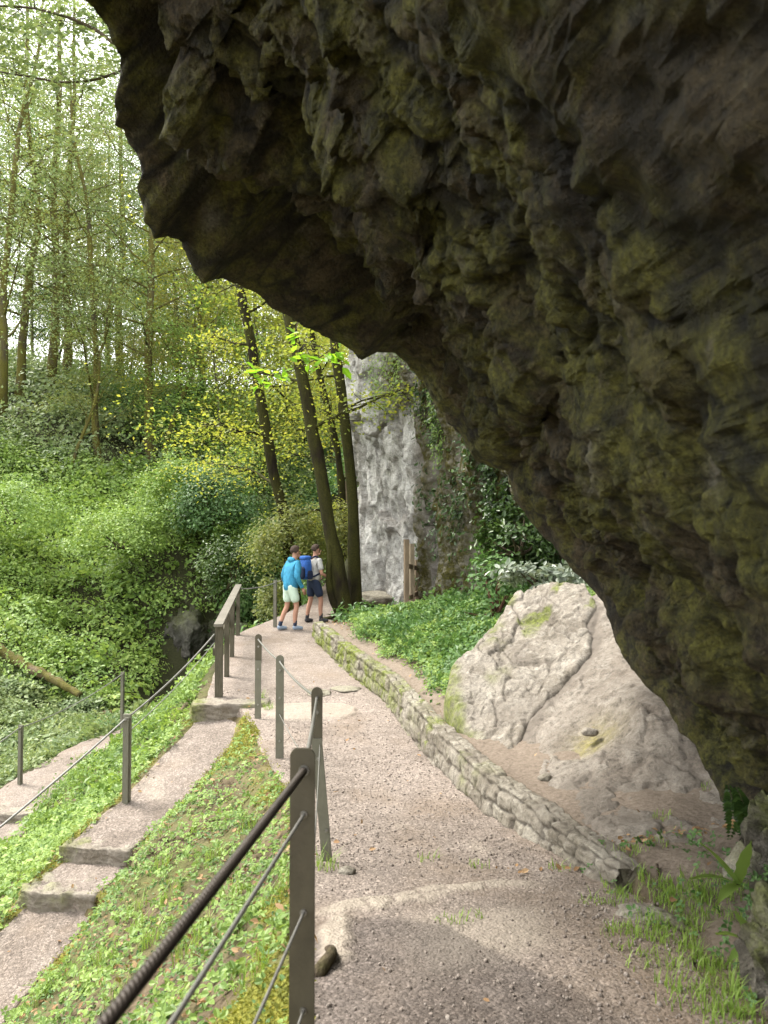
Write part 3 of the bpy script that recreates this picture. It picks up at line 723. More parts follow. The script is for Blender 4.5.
# outer skin, four metres of rock above and behind
touts = np.array([.12, .3, .55, .8, 1.0])
back = C4
def outer(k):
    if k == 0: return Ls + ND * .25 + np.array([0, .12, .05])
    if k == 1: return Ls + ND * 1.0 + np.array([.1, .35, .25])
    if k == 2: return Ls + ND * 2.6 + np.array([.4, .3, .7])
    if k == 3: return Ls * .6 + C1 * .4 + ND * 4.6 + np.array([.8, -.2, .6])
    if k == 4: return C3 + ND * 5.0
    return C4 + ND * 4.2 + np.array([0, -.5, 0])
ok = np.stack([outer(k) for k in range(6)] + [C4 + ND * 1.2 + np.array([0, -.35, 0])], 1)
O = np.stack([resample(np.concatenate([Ls[i:i + 1], ok[i], C4[i:i + 1]]), 70) for i in range(NS)])
O = O[:, 1:-1]
on = O.reshape(-1, 3); onn = np.repeat(ND[:, None], O.shape[1], 1).reshape(-1, 3)
on = on + onn * (.18 * fbm(on * .8, 5) + .08 * ridged(on * 2.2, 4))[:, None] * np.tile(sstep(0, 8, np.arange(O.shape[1])), NS)[:, None]
ALL = np.concatenate([gv.reshape(NS, len(tin), 3), on.reshape(O.shape)[:, ::-1]], 1)
nv = ALL.shape[1]; V = ALL.reshape(-1, 3)
F = grid_faces(NS, nv, True)
c0, c1 = ALL[0].mean(0), ALL[-1].mean(0)
k = np.arange(nv); k2 = (k + 1) % nv
V = np.concatenate([V, [c0, c1]]); F3 = np.concatenate([np.stack([k2, k, np.full(nv, len(V) - 2)], 1), np.stack([(NS - 1) * nv + k, (NS - 1) * nv + k2, np.full(nv, len(V) - 1)], 1)])
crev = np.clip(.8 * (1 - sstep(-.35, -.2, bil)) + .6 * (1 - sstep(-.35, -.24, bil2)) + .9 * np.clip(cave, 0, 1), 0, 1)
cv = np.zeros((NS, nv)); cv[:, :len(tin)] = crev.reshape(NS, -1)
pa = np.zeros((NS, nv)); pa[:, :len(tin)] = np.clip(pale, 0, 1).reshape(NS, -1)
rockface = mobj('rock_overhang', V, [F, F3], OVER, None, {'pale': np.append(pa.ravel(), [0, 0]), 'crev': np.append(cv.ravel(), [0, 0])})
tag(rockface, 'huge dark overhanging rock face leaning over the path from the right, brown and olive', 'rock')

# ================================================================== boulder and slab beneath it
bp = [(445, 690, 8.6), (452, 668, 8.9), (470, 655, 9.1), (500, 628, 9.7), (520, 600, 10.1), (560, 592, 9.9), (600, 597, 9.4), (470, 735, 8.0), (500, 762, 7.35), (515, 766, 7.2), (540, 720, 7.75), (560, 690, 8.05), (590, 655, 8.6), (600, 630, 8.9), (540, 660, 8.7),
      (520, 690, 8.2), (545, 775, 6.3), (570, 810, 5.7), (600, 838, 5.3), (650, 842, 5.2), (700, 838, 5.15), (718, 815, 5.3), (590, 730, 6.9), (620, 690, 7.5), (640, 720, 6.9), (600, 700, 7.5), (640, 660, 7.9), (620, 640, 8.4), (660, 760, 6.2), (690, 790, 5.8),
      (640, 790, 5.95), (690, 720, 6.7), (720, 690, 7.0), (740, 760, 6.1), (700, 640, 8.0)]
FOOT = {(545, 775), (570, 810), (600, 838), (650, 842), (700, 838), (718, 815)}
B = np.array([hit(q[0], q[1]) + [0, 0, .05] if q[:2] in FOOT else P(*q) for q in bp])
_b2 = np.block([[np.sqrt(((B[:, None, :2] - B[None, :, :2]) ** 2).sum(2) + .15) - .06 * np.eye(len(B)), np.ones((len(B), 1)), B[:, :2]], [np.ones((1, len(B))), np.zeros((1, 3))], [B[:, :2].T, np.zeros((2, 3))]])
_bw = np.linalg.solve(_b2, np.concatenate([B[:, 2], np.zeros(3)]))
def bh(x, y):
    o = _bw[-3] + _bw[-2] * x + _bw[-1] * y
    for c, w in zip(B, _bw): o = o + w * np.sqrt((x - c[0]) ** 2 + (y - c[1]) ** 2 + .15)
    return o
def inside(x, y, poly):
    r = np.zeros(x.shape, bool); n = len(poly)
    for i in range(n):
        (x0, y0), (x1, y1) = poly[i][:2], poly[(i + 1) % n][:2]
        c = ((y0 > y) != (y1 > y)); xi = (x1 - x0) * (y - y0) / (y1 - y0 + 1e-12) + x0
        r ^= c & (x < xi)
    return r
def pdist(x, y, poly, closed=True):
    p = np.array([q[:2] for q in poly]); p = np.concatenate([p, p[:1]]) if closed else p
    return polydist(x, y, np.concatenate([p, np.zeros((len(p), 1))], 1))[0]
crack_px = [(515, 770, 7.15), (521, 742, 7.5), (530, 722, 7.72), (541, 702, 7.9), (560, 688, 8.08), (582, 674, 8.3), (594, 655, 8.6), (597, 636, 8.85), (588, 622, 9.1), (600, 605, 9.3)]
crack = [tuple(P(*q)) for q in crack_px]
slab_out = crack + [tuple(P(*q)) for q in [(590, 590, 9.9), (545, 584, 10.4), (512, 592, 10.5), (496, 620, 10.0), (470, 650, 9.3), (447, 668, 9.0), (442, 692, 8.7), (452, 722, 8.25), (470, 742, 7.85), (492, 764, 7.35)]]
bould_out = [tuple(hit(*q)) for q in [(508, 776), (535, 790), (565, 826), (598, 850), (650, 858), (712, 852)]] + [(2.9, 5.2), (3.4, 6.4), (3.4, 8.4), (2.9, 9.8)] + [(1.6, 9.9), (1.0, 8.8), (.85, 7.9)]

def height_rock(name, poly, res, lift, edge, rough, label, hump=None, jag=.06, ck=None):
    p = np.array([q[:2] for q in poly]); lo, hi = p.min(0) - .15, p.max(0) + .15
    xs = np.arange(lo[0], hi[0], res); ys = np.arange(lo[1], hi[1], res)
    X, Y = np.meshgrid(xs, ys, indexing='ij'); x, y = X.ravel(), Y.ravel()
    wx = x + jag * fbm(xy3(x * 3, y * 3, 3), 4); wy = y + jag * fbm(xy3(x * 3, y * 3, 8), 4)
    d = pdist(wx, wy, poly) * np.where(inside(wx, wy, poly), 1, -1)
    z = bh(x, y) + lift(x, y)
    pq = xy3(x, y, 0)
    fa, ea, _ = facets(pq * [1.5, 1.0, 1] + .2 * fbm(pq * 2.5, 3)[:, None] + [0, 0, .3]); fb, eb, _ = facets(pq * [4.2, 2.8, 1] + .12 * fbm(pq * 5, 3)[:, None] + [0, 0, .6])
    z = z + rough * (  .05 * fbm(pq * 1.4, 4) + .07 * fa + .045 * fb - .05 * (1 - sstep(0, .05, ea)) - .02 * (1 - sstep(0, .07, eb)) + .02 * ridged(pq * 4, 4) + .022 * fbm(pq * 9, 4) + .02 * facets(pq * [9, 6, 1] + [0, 0, .2])[0] + .016 * ridged(pq * 20, 3))
    global CRK; CRK = np.maximum(1 - sstep(0, .07, ea), .5 * (1 - sstep(0, .08, eb)))
    if hump is not None: z = z + hump(x, y)
    e = np.clip(d / edge, 0, 1); prof = np.sqrt(1 - (1 - e) ** 2)
    gz = np.minimum(H(x, y), z) - .12
    if ck is not None: kk = 1 - sstep(.12, .4, pdist(x, y, ck, False)); gz = gz * (1 - kk) + np.maximum(gz, bh(x, y) - .16) * kk
    z = np.where(d > 0, gz + (z - gz) * (.0 + prof), gz - .25)
    keep = (d > -.1).reshape(X.shape); Fq = grid_faces(len(xs), len(ys))
    kf = keep.ravel()[Fq].any(1); Fq = Fq[kf]
    used = np.unique(Fq); mp = -np.ones(len(x), int); mp[used] = np.arange(len(used))
    CRK = CRK[used]
    return np.stack([x, y, z], 1)[used], mp[Fq], x[used], y[used], d[used]
PALE_ROCK = m_stone('pale_limestone', [(0.126, 0.108, 0.084), (0.216, 0.190, 0.156), (0.282, 0.254, 0.214), (0.360, 0.330, 0.282)], fine=18.0, bumpd=.02)
V, F, x, y, d = height_rock('slab', slab_out, .017, lambda x, y: .0 + 0 * x, .09, .62, '', ck=crack)
moss = np.clip(1.1 * sstep(-.02, .3, fbm(xy3(x * 1.6, y * 1.6, 4), 4)) * sstep(8.2, 8.9, y) * (1 - sstep(.0, .5, x - .9 - .12 * (y - 8))) + .9 * sstep(.1, .3, fbm(xy3(x * 2, y * 2, 1), 4)) * sstep(9.1, 9.5, y) + .9 * sstep(.0, .25, .95 - x + .2 * (y - 8.2) * 0 + .25 * fbm(xy3(x * 4, y * 4, 3), 3)) * (1 - sstep(.1, .3, d)), 0, 1)
o = mobj('rock_slab', V, F, PALE_ROCK, None, {'moss': moss, 'tone': np.clip(1 - sstep(.0, .07, d), 0, 1) * .8 + .5 * CRK + .35 * sstep(.1, .4, fbm(xy3(x * 3, y * 3, 2), 4))})
tag(o, 'angular pale limestone slab left of the crack, behind the low stone wall', 'rock')
hollow = P(592, 722, 7.0)
def hump(x, y):
    h = P(642, 722, 6.9); r = np.hypot((x - h[0]) * 1.3, (y - h[1]) * .8)
    c = np.hypot((x - hollow[0]) * 3.2, (y - hollow[1]) * 2.6)
    return .12 * np.exp(-(r / .5) ** 2) - .15 * np.exp(-c ** 4) + .06 * ridged(xy3(x * 2.2, y * 2.2, 6), 3) * np.exp(-(r / .6) ** 2)
V, F, x, y, d = height_rock('boulder', bould_out, .021, lambda x, y: -.05 + 0 * x, .3, .45, '', hump)
c = np.hypot((x - hollow[0]) * 3.0, (y - hollow[1]) * 2.4)
grey = sstep(0, .35, .75 - np.hypot((x - 1.25) * 1.0, (y - 5.75) * 1.1) + .3 * fbm(xy3(x * 2, y * 2, 2), 4))
o = mobj('boulder', V, F, m_stone('smooth_limestone', [(.145, .12, .097), (.19, .164, .136), (.235, .207, .174), (.28, .252, .215)], mosscol=(.16, .14, .035), fine=16.0, bumpd=.018, cracks=.35), None,
         {'moss': np.clip(np.exp(-c ** 2 * 3.2) * .8, 0, 1), 'tone': np.clip(grey * .8 + 1.1 * (1 - sstep(.02, .09, pdist(x, y, crack, False))) + .3 * CRK + .3 * sstep(.1, .4, fbm(xy3(x * 1.5, y * 1.5, 5), 4)), 0, 1)})
tag(o, 'large smooth pale boulder right of the crack, sloping down under the dark overhang', 'rock')

# ================================================================== the pale cliff and its dark ivy end
def cliff():
    front = smooth_path([(2.2, 30), (.6, 26), (-.35, 23.4), (-.62, 21.6), (-.35, 20.6), (.35, 19.4), (1.0, 18.3), (1.35, 17.2), (1.8, 16.0), (2.3, 14.6), (3.0, 13.4), (4.2, 12.4), (6, 11.6)], 420)
    backp = [(9.5, 12.5), (10, 20), (8, 30), (4, 32)]
    nf = len(front); ring = np.concatenate([front, resample(np.array([front[-1]] + backp + [front[0]]), 60)[1:-1]])
    zs = np.linspace(-3, 13, 300); G = np.zeros((len(ring), len(zs), 3))
    G[:, :, :2] = ring[:, None]; G[:, :, 2] = zs[None]
    g = G.reshape(-1, 3); 
    lean = .45 * sstep(-1, 5, g[:, 2]) * np.repeat((np.arange(len(ring)) < nf) * 1.0, len(zs))
    g[:, 0] -= lean * .8; g[:, 1] -= lean * .6
    T = np.gradient(ring, axis=0); T /= np.linalg.norm(T, axis=1)[:, None]; N = np.repeat(np.stack([T[:, 1] * 1, -T[:, 0]], 1), len(zs), 0)
    # outward = away from the ring's middle
    cc = ring.mean(0); sgn = np.sign(((g[:, :2] - cc) * N).sum(1)); N *= np.sign(np.median(sgn))
    q = g * [1, 1, .7]
    fa, ea, _ = facets(q * .8 + .2 * fbm(q, 3)[:, None]); fb, eb, _ = facets(q * 2.4 + .15 * fbm(q * 2, 3)[:, None])
    dis = .3 * fbm(q * .5, 4) + .10 * ridged(q * 1.1, 4) + .28 * fa + .13 * fb + .05 * ridged(q * 3.3, 4) + .03 * fbm(q * 9, 3)
    y0 = g[:, 1].copy(); x0 = g[:, 0]
    ivy = sstep(-.25, .25, 18.35 - y0 + .55 * fbm(g * [.8, .8, .5] + 2, 4) - .10 * (g[:, 2] + 1)) 
    streak = fbm(g * [2.2, 2.2, .22], 4)
    dis = dis + ivy * (.35 * sstep(-.3, .4, streak) - .1)
    g[:, :2] += N * dis[:, None]
    moss = np.clip(ivy * sstep(-.35, .1, streak) + (1 - ivy) * sstep(.28, .5, fbm(g * [.8, .8, .5] + 5, 4)) * sstep(.8, 3, g[:, 2]) + np.exp(-(((x0 - .25) / .45) ** 2 + ((g[:, 2] - 3.9) / .75) ** 2)) * 1.2, 0, 1)
    tone = np.clip(ivy * .9 + .6 * (1 - sstep(0, .06, ea)) + .4 * (1 - sstep(0, .07, eb)) + .65 * sstep(.1, .4, fbm(g * [1.5, 1.5, .5] + 8, 4)), 0, 1)
    F = grid_faces(len(ring), len(zs)); last = (len(ring) - 1) * len(zs); j = np.arange(len(zs) - 1)
    F = np.concatenate([F, np.stack([last + j, j, j + 1, last + j + 1], 1)])
    V = np.concatenate([g, [[*cc, 14]]]); k = np.arange(len(ring)) * len(zs) + len(zs) - 1
    F3 = np.stack([k, np.roll(k, -1), np.full(len(k), len(g))], 1)
    o = mobj('limestone_cliff', V, [F, F3], m_stone('cliff_stone', [(.26, .25, .225), (.44, .43, .405), (.58, .57, .545), (.66, .65, .625)], mosscol=(.062, .056, .013), fine=6.0, bumpd=.06), None,
             {'moss': np.append(moss, 0), 'tone': np.append(tone, 0)})
    tag(o, 'tall pale grey limestone cliff with a dark mossy right end, beyond the hikers', 'cliff')
    return g, N, ivy, streak
CG, CN, CIVY, CSTR = cliff()
for c, s, sd, lb in [((-7.25, 29.6, -3.5), (.7, 1.0, 1.0), 3, 'grey rock outcrop above the gorge, left of the wooden handrail'),
                     ((-6.1, 30.2, -3.9), (.95, 1.0, 1.1), 8, 'pale rock face in the dark gorge, directly behind the wooden handrail')]:
    tag(rock('rock_outcrop', c, s, sd, m_stone('gorge_rock', [(.04, .037, .03), (.075, .07, .06), (.1, .095, .08), (.16, .15, .13)], fine=8.0, bumpd=.05), 5, .6, .3, 1, .35), lb, 'rock')
# ================================================================== leaves and bark
GREEN = leaf_mat('herb_leaves', [(0.032, 0.072, 0.019), (0.063, 0.130, 0.036), (0.099, 0.180, 0.054), (0.158, 0.248, 0.076)], .28)
LIMEG = leaf_mat('lime_leaves', [(0.067, 0.124, 0.030), (0.135, 0.218, 0.051), (0.213, 0.308, 0.072), (0.314, 0.398, 0.113)], .32)
PALEG = leaf_mat('pale_leaves', [(0.072, 0.108, 0.044), (0.124, 0.176, 0.072), (0.191, 0.244, 0.103), (0.279, 0.321, 0.145)], .32)
YELG = leaf_mat('yellowing_leaves', [(0.080, 0.111, 0.030), (0.152, 0.178, 0.050), (0.240, 0.246, 0.075), (0.336, 0.297, 0.110)], .45, (.7, .6, .12))
SUNNY = leaf_mat('sunny_leaves', [(.1, .14, .025), (.18, .22, .035), (.27, .29, .05), (.36, .33, .06)], .5, (.7, .65, .12))
DARKG = leaf_mat('ivy_leaves', [(0.017, 0.036, 0.011), (0.030, 0.060, 0.014), (0.055, 0.097, 0.022), (0.110, 0.159, 0.043)], .2, rough=.35)
SHINE = leaf_mat('bright_leaves', [(.13, .29, .02), (.19, .37, .025), (.27, .45, .035)], .62, (.7, .8, .06), objvar=0)
SILVER = leaf_mat('pale_topped_leaves', [(.05, .075, .04), (.13, .16, .11), (.24, .27, .22), (.36, .38, .33)], .15, rough=.3, objvar=0)
MOSSL = leaf_mat('moss_tufts', [(0.079, 0.090, 0.014), (0.140, 0.149, 0.024), (0.219, 0.220, 0.036), (0.289, 0.280, 0.055)], .25, rough=.8)
LITTER = leaf_mat('dead_leaves', [(.07, .04, .02), (.15, .085, .04), (.24, .14, .065), (.36, .24, .13), (.42, .2, .06)], .15, (.6, .4, .2), rough=.7)
GRASS = leaf_mat('grass_blades', [(.1, .17, .03), (.18, .28, .05), (.28, .38, .09)], .32) #[(0.060, 0.128, 0.017), (0.122, 0.213, 0.027), (0.207, 0.304, 0.049)], .32)
B_PALE = m_bark('mossy_bark', (.03, .024, .016), (.075, .062, .044), (.085, .078, .016), .75)
B_GREY = m_bark('grey_bark', (.025, .022, .017), (.065, .057, .045), (.1, .11, .03), .25)
B_DARK = m_bark('dark_mossy_bark', (.008, .006, .004), (.022, .017, .011), (.034, .034, .008), .7)
TWIG = m_bark('twig_bark', (.04, .03, .022), (.11, .085, .06), (.07, .07, .02), .1)

# ================================================================== trees
def branch_tree(seed, trunk, r0, limbs, leaf_n, leaf_size, spread=1.0, flat=.35, start=.35, length=4.0, up=.5, r_top=.25, seg=9, hue0=.5, tmpl=T_DIAMOND, droop=.15):
    """trunk: polyline from the root; gives (trunk V, F), (leaf V, F, attrs)"""
    R = np.random.default_rng(seed)
    tp = smooth_path(trunk, 40); n = len(tp); s = np.linspace(0, 1, n)
    rad = r0 * (1 - (1 - r_top) * s) * (1 + .55 * np.exp(-s * 26))
    h = np.linalg.norm(np.diff(tp, axis=0), axis=1).sum()
    parts = [tube(tp, rad, seg, wob=.3, seed=seed)]
    tips = []; lens = []
    for i in range(limbs):
        f = start + (1 - start) * (i + R.random() * .6) / limbs; f = min(f, .99)
        b = np.array([np.interp(f, s, tp[:, k]) for k in range(3)])
        a = i * 2.4 + R.normal() * .5; ln = length * (1.15 - .75 * (f - start) / (1 - start)) * (.65 + .6 * R.random())
        d = np.array([math.cos(a), math.sin(a), up * (.5 + R.random())]); d /= np.linalg.norm(d)
        pts = [b]; m = 6
        for j in range(m):
            d = d + R.normal(size=3) * .16 + np.array([0, 0, -.06 if j > 2 else .05]); d /= np.linalg.norm(d); pts.append(pts[-1] + d * ln / m)
        pts = np.array(pts); rb = max(.012, r0 * (1 - .7 * f) * .34)
        parts.append(tube(pts, np.linspace(rb, .007, m + 1), 5, caps=False))
        for j in range(2, m + 1):
            tips.append(pts[j]); lens.append(ln * .22)
            for q in range(2):
                d2 = d + R.normal(size=3) * .75; d2[2] *= .5; d2 /= np.linalg.norm(d2); l2 = ln * (.18 + .25 * R.random())
                e = pts[j] + d2 * l2; mid = (pts[j] + e) / 2 + R.normal(size=3) * .06 * l2
                parts.append(tube(np.array([pts[j], mid, e]), [max(.004, rb * .3), max(.003, rb * .2), .003], 4, caps=False))
                tips += [e, mid]; lens += [l2 * .6, l2 * .5]
    tips = np.array(tips); lens = np.array(lens)
    w = lens / lens.sum(); pick = R.choice(len(tips), leaf_n, p=w)
    off = R.normal(size=(leaf_n, 3)) * (lens[pick] * spread)[:, None] * [1, 1, flat]
    off[:, 2] -= droop * np.hypot(off[:, 0], off[:, 1])
    pos = tips[pick] + off
    nr = R.normal(size=(leaf_n, 3)) * .55 + [0, 0, 1]
    hue = np.clip(hue0 + .3 * fbm(pos * .55 + seed, 3) + R.normal(size=leaf_n) * .12, 0, 1)
    lv = scatter(pos, nr, leaf_size * (.6 + .7 * R.random(leaf_n)), tmpl, hue=hue)
    tv, tf = join(parts)
    return (tv, tf), lv

def wobble(h, lean, seed, n=8, amp=.02):
    R = np.random.default_rng(seed); z = np.linspace(-.6, h, n)
    p = np.stack([np.cumsum(R.normal(size=n)) * amp * h * .5 + lean[0] * (z / h) ** 1.0, np.cumsum(R.normal(size=n)) * amp * h * .5 + lean[1] * (z / h), z], 1)
    p[:, :2] -= p[0, :2]; return p

def tree_kind(seed, h, r0, bark, leaf, **kw):
    (tv, tf), (lv, lf, la) = branch_tree(seed, wobble(h, kw.pop('lean', (0, 0)), seed, amp=kw.pop('amp', .02)), r0, **kw)
    return mesh_data('trunk', tv, tf, bark), mesh_data('crown', lv, lf, leaf, la, False)
KINDS = {
 'tall':   tree_kind(1, 27, .29, B_PALE, PALEG, limbs=30, leaf_n=17000, leaf_size=.14, start=.26, length=6.2, up=.45, hue0=.5, spread=.6, flat=.2, amp=.02),
 'tall2':  tree_kind(2, 25, .27, B_PALE, YELG, limbs=28, leaf_n=15000, leaf_size=.14, start=.2, length=6, up=.35, hue0=.3, spread=.72, flat=.2, amp=.025),
 'fork':   tree_kind(3, 20, .21, B_PALE, PALEG, limbs=20, leaf_n=7500, leaf_size=.16, start=.2, length=6.0, up=.95, hue0=.6, spread=.65, amp=.035),
 'lean':   tree_kind(4, 18, .17, B_PALE, YELG, limbs=18, leaf_n=8000, leaf_size=.17, start=.2, length=5.0, up=.7, lean=(3.4, 0), hue0=.25, spread=.65, amp=.035),
 'thin':   tree_kind(5, 24, .15, B_GREY, GREEN, limbs=30, leaf_n=26000, leaf_size=.15, start=.16, length=5.0, up=.45, hue0=.45, spread=.7, amp=.03),
 'thin2':  tree_kind(6, 21, .13, B_GREY, YELG, limbs=30, leaf_n=24000, leaf_size=.15, start=.2, length=4.6, up=.4, hue0=.7, lean=(-2.4, 0), spread=.7, amp=.035),
 'low':    tree_kind(7, 11, .1, B_GREY, LIMEG, limbs=22, leaf_n=9000, leaf_size=.18, start=.06, length=4.2, up=.3, hue0=.6, spread=1.1, amp=.04),
 'low2':   tree_kind(8, 13, .11, B_GREY, SUNNY, limbs=24, leaf_n=9000, leaf_size=.19, start=.08, length=4.0, up=.35, hue0=.7, spread=1.1, amp=.04),
}
def plant_tree(kind, px, py, d, label, group=None, rot=0.0, sc=1.0, ground=None):
    b = P(px, py, d) if py is not None else P(px, 500, d)
    b[2] = Hs(b[0], b[1])
    e = empty('tree', b, label, 'tree', group)
    e.rotation_euler = (0, 0, rot); e.scale = (sc, sc, sc)
    for nm, me in zip(('trunk', 'crown'), KINDS[kind]): link(nm, me, e)
    return e
HG = 'trees on the hillside across the gorge'
for a in [
 ('tall', 50, 380, 47, 'tall straight mossy trunk on the left hillside, left one of a close pair', HG, .2),
 ('tall2', 66, 378, 48.5, 'tall mossy yellow-leaved tree on the left hillside, right one of a close pair', HG, 1.9),
 ('fork', 102, 470, 40, 'slender forked mossy tree standing alone lower on the hillside, left of two twin trunks', HG, .0),
 ('tall', 152, 464, 41, 'straight mossy tree with an orange-brown trunk, left of the twin trunks mid-slope', HG, 2.6, .88),
 ('lean', 159, 468, 41.6, 'leaning yellow-leaved tree, right of the twin trunks mid-slope', HG, .3, .95),
 ('lean', 68, 474, 38.5, 'thin yellow-leaved sapling leaning right among the shrubs low on the left hillside', HG, .2, .6),
 ('thin2', 214, 444, 46, 'thin dark tree leaning left above the gorge, left of the big leaning trunks', HG, .1, .8),
 ('tall2', 20, 388, 45, 'yellow-leaved tree with a dark trunk near the left edge on the hillside', HG, 4.0),
 ('fork', 2, 405, 42, 'broad pale-leaved tree cut by the left edge of the picture on the hillside', HG, 3.0, 1.1),
]: plant_tree(*a)
BG = 'thin pale trees at the back of the hillside'
BL = 'thin pale tree in the hazy stand at the back of the hillside'
for i, (px, d) in enumerate([(34, 57), (88, 60), (122, 56), (144, 62), (184, 58), (232, 60), (204, 66), (256, 64), (10, 62), (60, 68), (108, 70), (165, 72), (-20, 60), (285, 62), (315, 66)]):
    plant_tree(('thin', 'thin2', 'tall', 'thin')[i % 4], px, 390, d, BL, BG, i * 1.7, .9 + .03 * (i % 5))
MG = 'leafy low trees beyond the gorge'
for i, (k, px, d, sc, lb) in enumerate([('low', 222, 40, .9, 'bushy lime-green low tree filling the gap right of the leaning dark sapling'), ('low2', 262, 44, 1.0, 'bushy pale green tree behind the leftmost big leaning trunk'),
                                       ('low', 305, 47, 1.05, 'bushy yellow-green tree between the two left big leaning trunks'), ('low2', 340, 42, .9, 'bushy pale green tree beside the far wooden railing'),
                                       ('low2', 182, 50, 1.0, 'bushy pale tree on the ridge above the round dark shrub'), ('low', 130, 52, .8, 'low bushy tree behind the twin trunks on the ridge'), ('low2', 362, 38, .7, 'small bushy green tree left of the pale cliff')]):
    plant_tree(k, px, 480, d, lb, MG, i * 2.1, sc)

def big_tree(px_pts, d, r0, label, seed, crown_kw, stems=()):
    pts = np.array([P(x, y, d + dd) for x, y, dd in px_pts]); root = np.array([pts[0, 0], pts[0, 1], Hs(pts[0, 0], pts[0, 1])])
    loc = pts - root; loc[0, 2] = min(loc[0, 2], 0) - .35
    (tv, tf), (lv, lf, la) = branch_tree(seed, loc, r0, **crown_kw)
    e = empty('leaning_tree', root, label, 'tree', 'big leaning trunks at the bend of the path')
    roots = []
    R = np.random.default_rng(seed)
    for i in range(6):
        a = i * 1.05 + R.random(); l = .5 + .5 * R.random(); q = np.linspace(0, 1, 6)
        x = loc[0, 0] + np.cos(a) * q * l; y = loc[0, 1] + np.sin(a) * q * l
        g = np.array([Hs(root[0] + u, root[1] + v) - root[2] for u, v in zip(x, y)])
        z = g + .03 + .28 * (1 - q) ** 3 - .05 * q
        roots.append(tube(np.stack([x + .05 * np.sin(q * 7 + i), y, z], 1), np.linspace(r0 * .42, .02, 6), 6))
    tv, tf = join([(tv, tf)] + roots)
    mobj('trunk', tv, tf, B_DARK, e); mobj('crown', lv, lf, SUNNY, e, la, False)
    for sp, sr in stems:
        q = np.array([P(x, y, d + dd) for x, y, dd in sp]) - root
        V, F = tube(smooth_path(q, 24), np.linspace(sr, sr * .6, 24), 8, wob=.2); mobj('stem', V, F, B_DARK, e)
    return e
ck = dict(limbs=16, leaf_n=5200, leaf_size=.1, start=.12, length=2.6, up=.25, hue0=.45, flat=.3, r_top=.5, spread=1.2)
big_tree([(298, 532, 0), (286, 514, 0), (277, 490, 0), (270, 455, 0), (262, 410, 0), (254, 360, 0), (246, 318, 0), (240, 292, 0), (234, 240, .3), (228, 150, .6), (222, 40, 1), (210, -120, 1.5)], 21.5, .165, 'dark mossy trunk leaning left above the yellow bush, leftmost of the three big trunks', 21, dict(ck, leaf_n=8000))
big_tree([(349, 612, 0), (341, 588, 0), (333, 550, 0), (326, 505, 0), (317, 450, 0), (306, 400, 0), (297, 350, 0), (288, 318, 0), (282, 270, .2), (274, 190, .4), (262, 60, .8), (250, -100, 1.2)], 17.8, .16, 'thick dark mossy trunk leaning beside the hikers, middle of the three big trunks', 22, dict(ck, leaf_n=4500, start=.25),
         [([(338, 612, 0), (331, 596, -.1), (328, 575, -.1), (331, 555, -.1), (327, 520, 0), (325, 500, 0)], .09)])
big_tree([(356, 612, 0), (355, 580, 0), (354, 540, 0), (352, 490, 0), (347, 440, 0), (341, 390, 0), (336, 355, 0), (332, 310, 0), (328, 250, .2), (322, 150, .4), (312, 20, .8), (300, -120, 1)], 18.3, .14, 'dark mossy trunk beside the pale cliff, most upright of the three big trunks', 23, dict(ck, leaf_n=4500, start=.25))
big_tree([(346, 520, 0), (341, 470, 0), (333, 428, 0), (326, 402, 0), (319, 372, 0), (312, 335, 0), (300, 270, 0), (290, 150, 0)], 25, .125, 'thinner dark trunk standing farther back between the two right big trunks', 24, dict(ck, leaf_n=4000, start=.2))

# ================================================================== shrubs as single things
def shrub(name, c, size, n, leaf, mat, label, seed, tmpl=T_DIAMOND, stems=7, hue0=.5, group=None, shell=.65, cat='shrub', bark=TWIG):
    R = np.random.default_rng(seed); c = np.asarray(c, float); size = np.asarray(size, float)
    k = max(10, n // 70); cp = R.normal(size=(k, 3)); cp /= np.linalg.norm(cp, axis=1)[:, None]; cp[:, 2] = np.abs(cp[:, 2]) * 1.1 - .12
    cp *= (shell + (1 - shell) * R.random(k))[:, None] * (1 + .55 * fbm(cp * 1.6 + seed, 3))[:, None]
    pick = R.integers(0, k, n); off = R.normal(size=(n, 3)) * (.09 + .16 * R.random(k)[pick])[:, None] * [1, 1, .7]
    p = cp[pick] + off; nr = p * .7 + R.normal(size=(n, 3)) * .45 + [0, 0, .6]
    hue = np.clip(hue0 + .45 * (R.random(k)[pick] - .5) + R.normal(size=n) * .1, 0, 1)
    e = empty(name, c, label, cat, group)
    V, F, at = scatter(p * size, nr, leaf * (.6 + .8 * R.random(n)), tmpl, hue=hue)
    mobj('foliage', V, F, mat, e, at, False)
    st = []
    for i in range(stems):
        q = cp[R.integers(0, k)] * size; b = np.array([R.normal() * .08 * size[0], R.normal() * .08 * size[1], -.15])
        st.append(tube(smooth_path(np.array([b, b * .5 + q * .4 + R.normal(size=3) * .07 * size, q]), 8), np.linspace(.02 + .012 * size[2], .006, 8), 5))
    V, F = join(st); mobj('stems', V, F, bark, e); e.children[-1].name = 'stem_cluster'
    return e
def at(px, py, d, dz=0.0):
    p = P(px, py, d); p[2] = Hs(p[0], p[1]) + dz; return p
shrub('yellow_bush', P(292, 560, 21), (1.05, 1.0, 1.6), 7000, .085, YELG, 'yellow-leaved bush behind the hikers under the leftmost big trunk', 31, hue0=.35)
shrub('yellow_bush', P(276, 615, 19.6), (.55, .6, 1.0), 2600, .07, YELG, 'small olive-yellow mossy bush at the path edge, beside the grey post near the hikers', 32, hue0=.15)
shrub('yellow_bush', P(330, 548, 22.5), (1.0, .8, 1.3), 3600, .085, YELG, 'yellow-green bush glimpsed between the hikers and the cliff, behind the trunks', 33, hue0=.45)
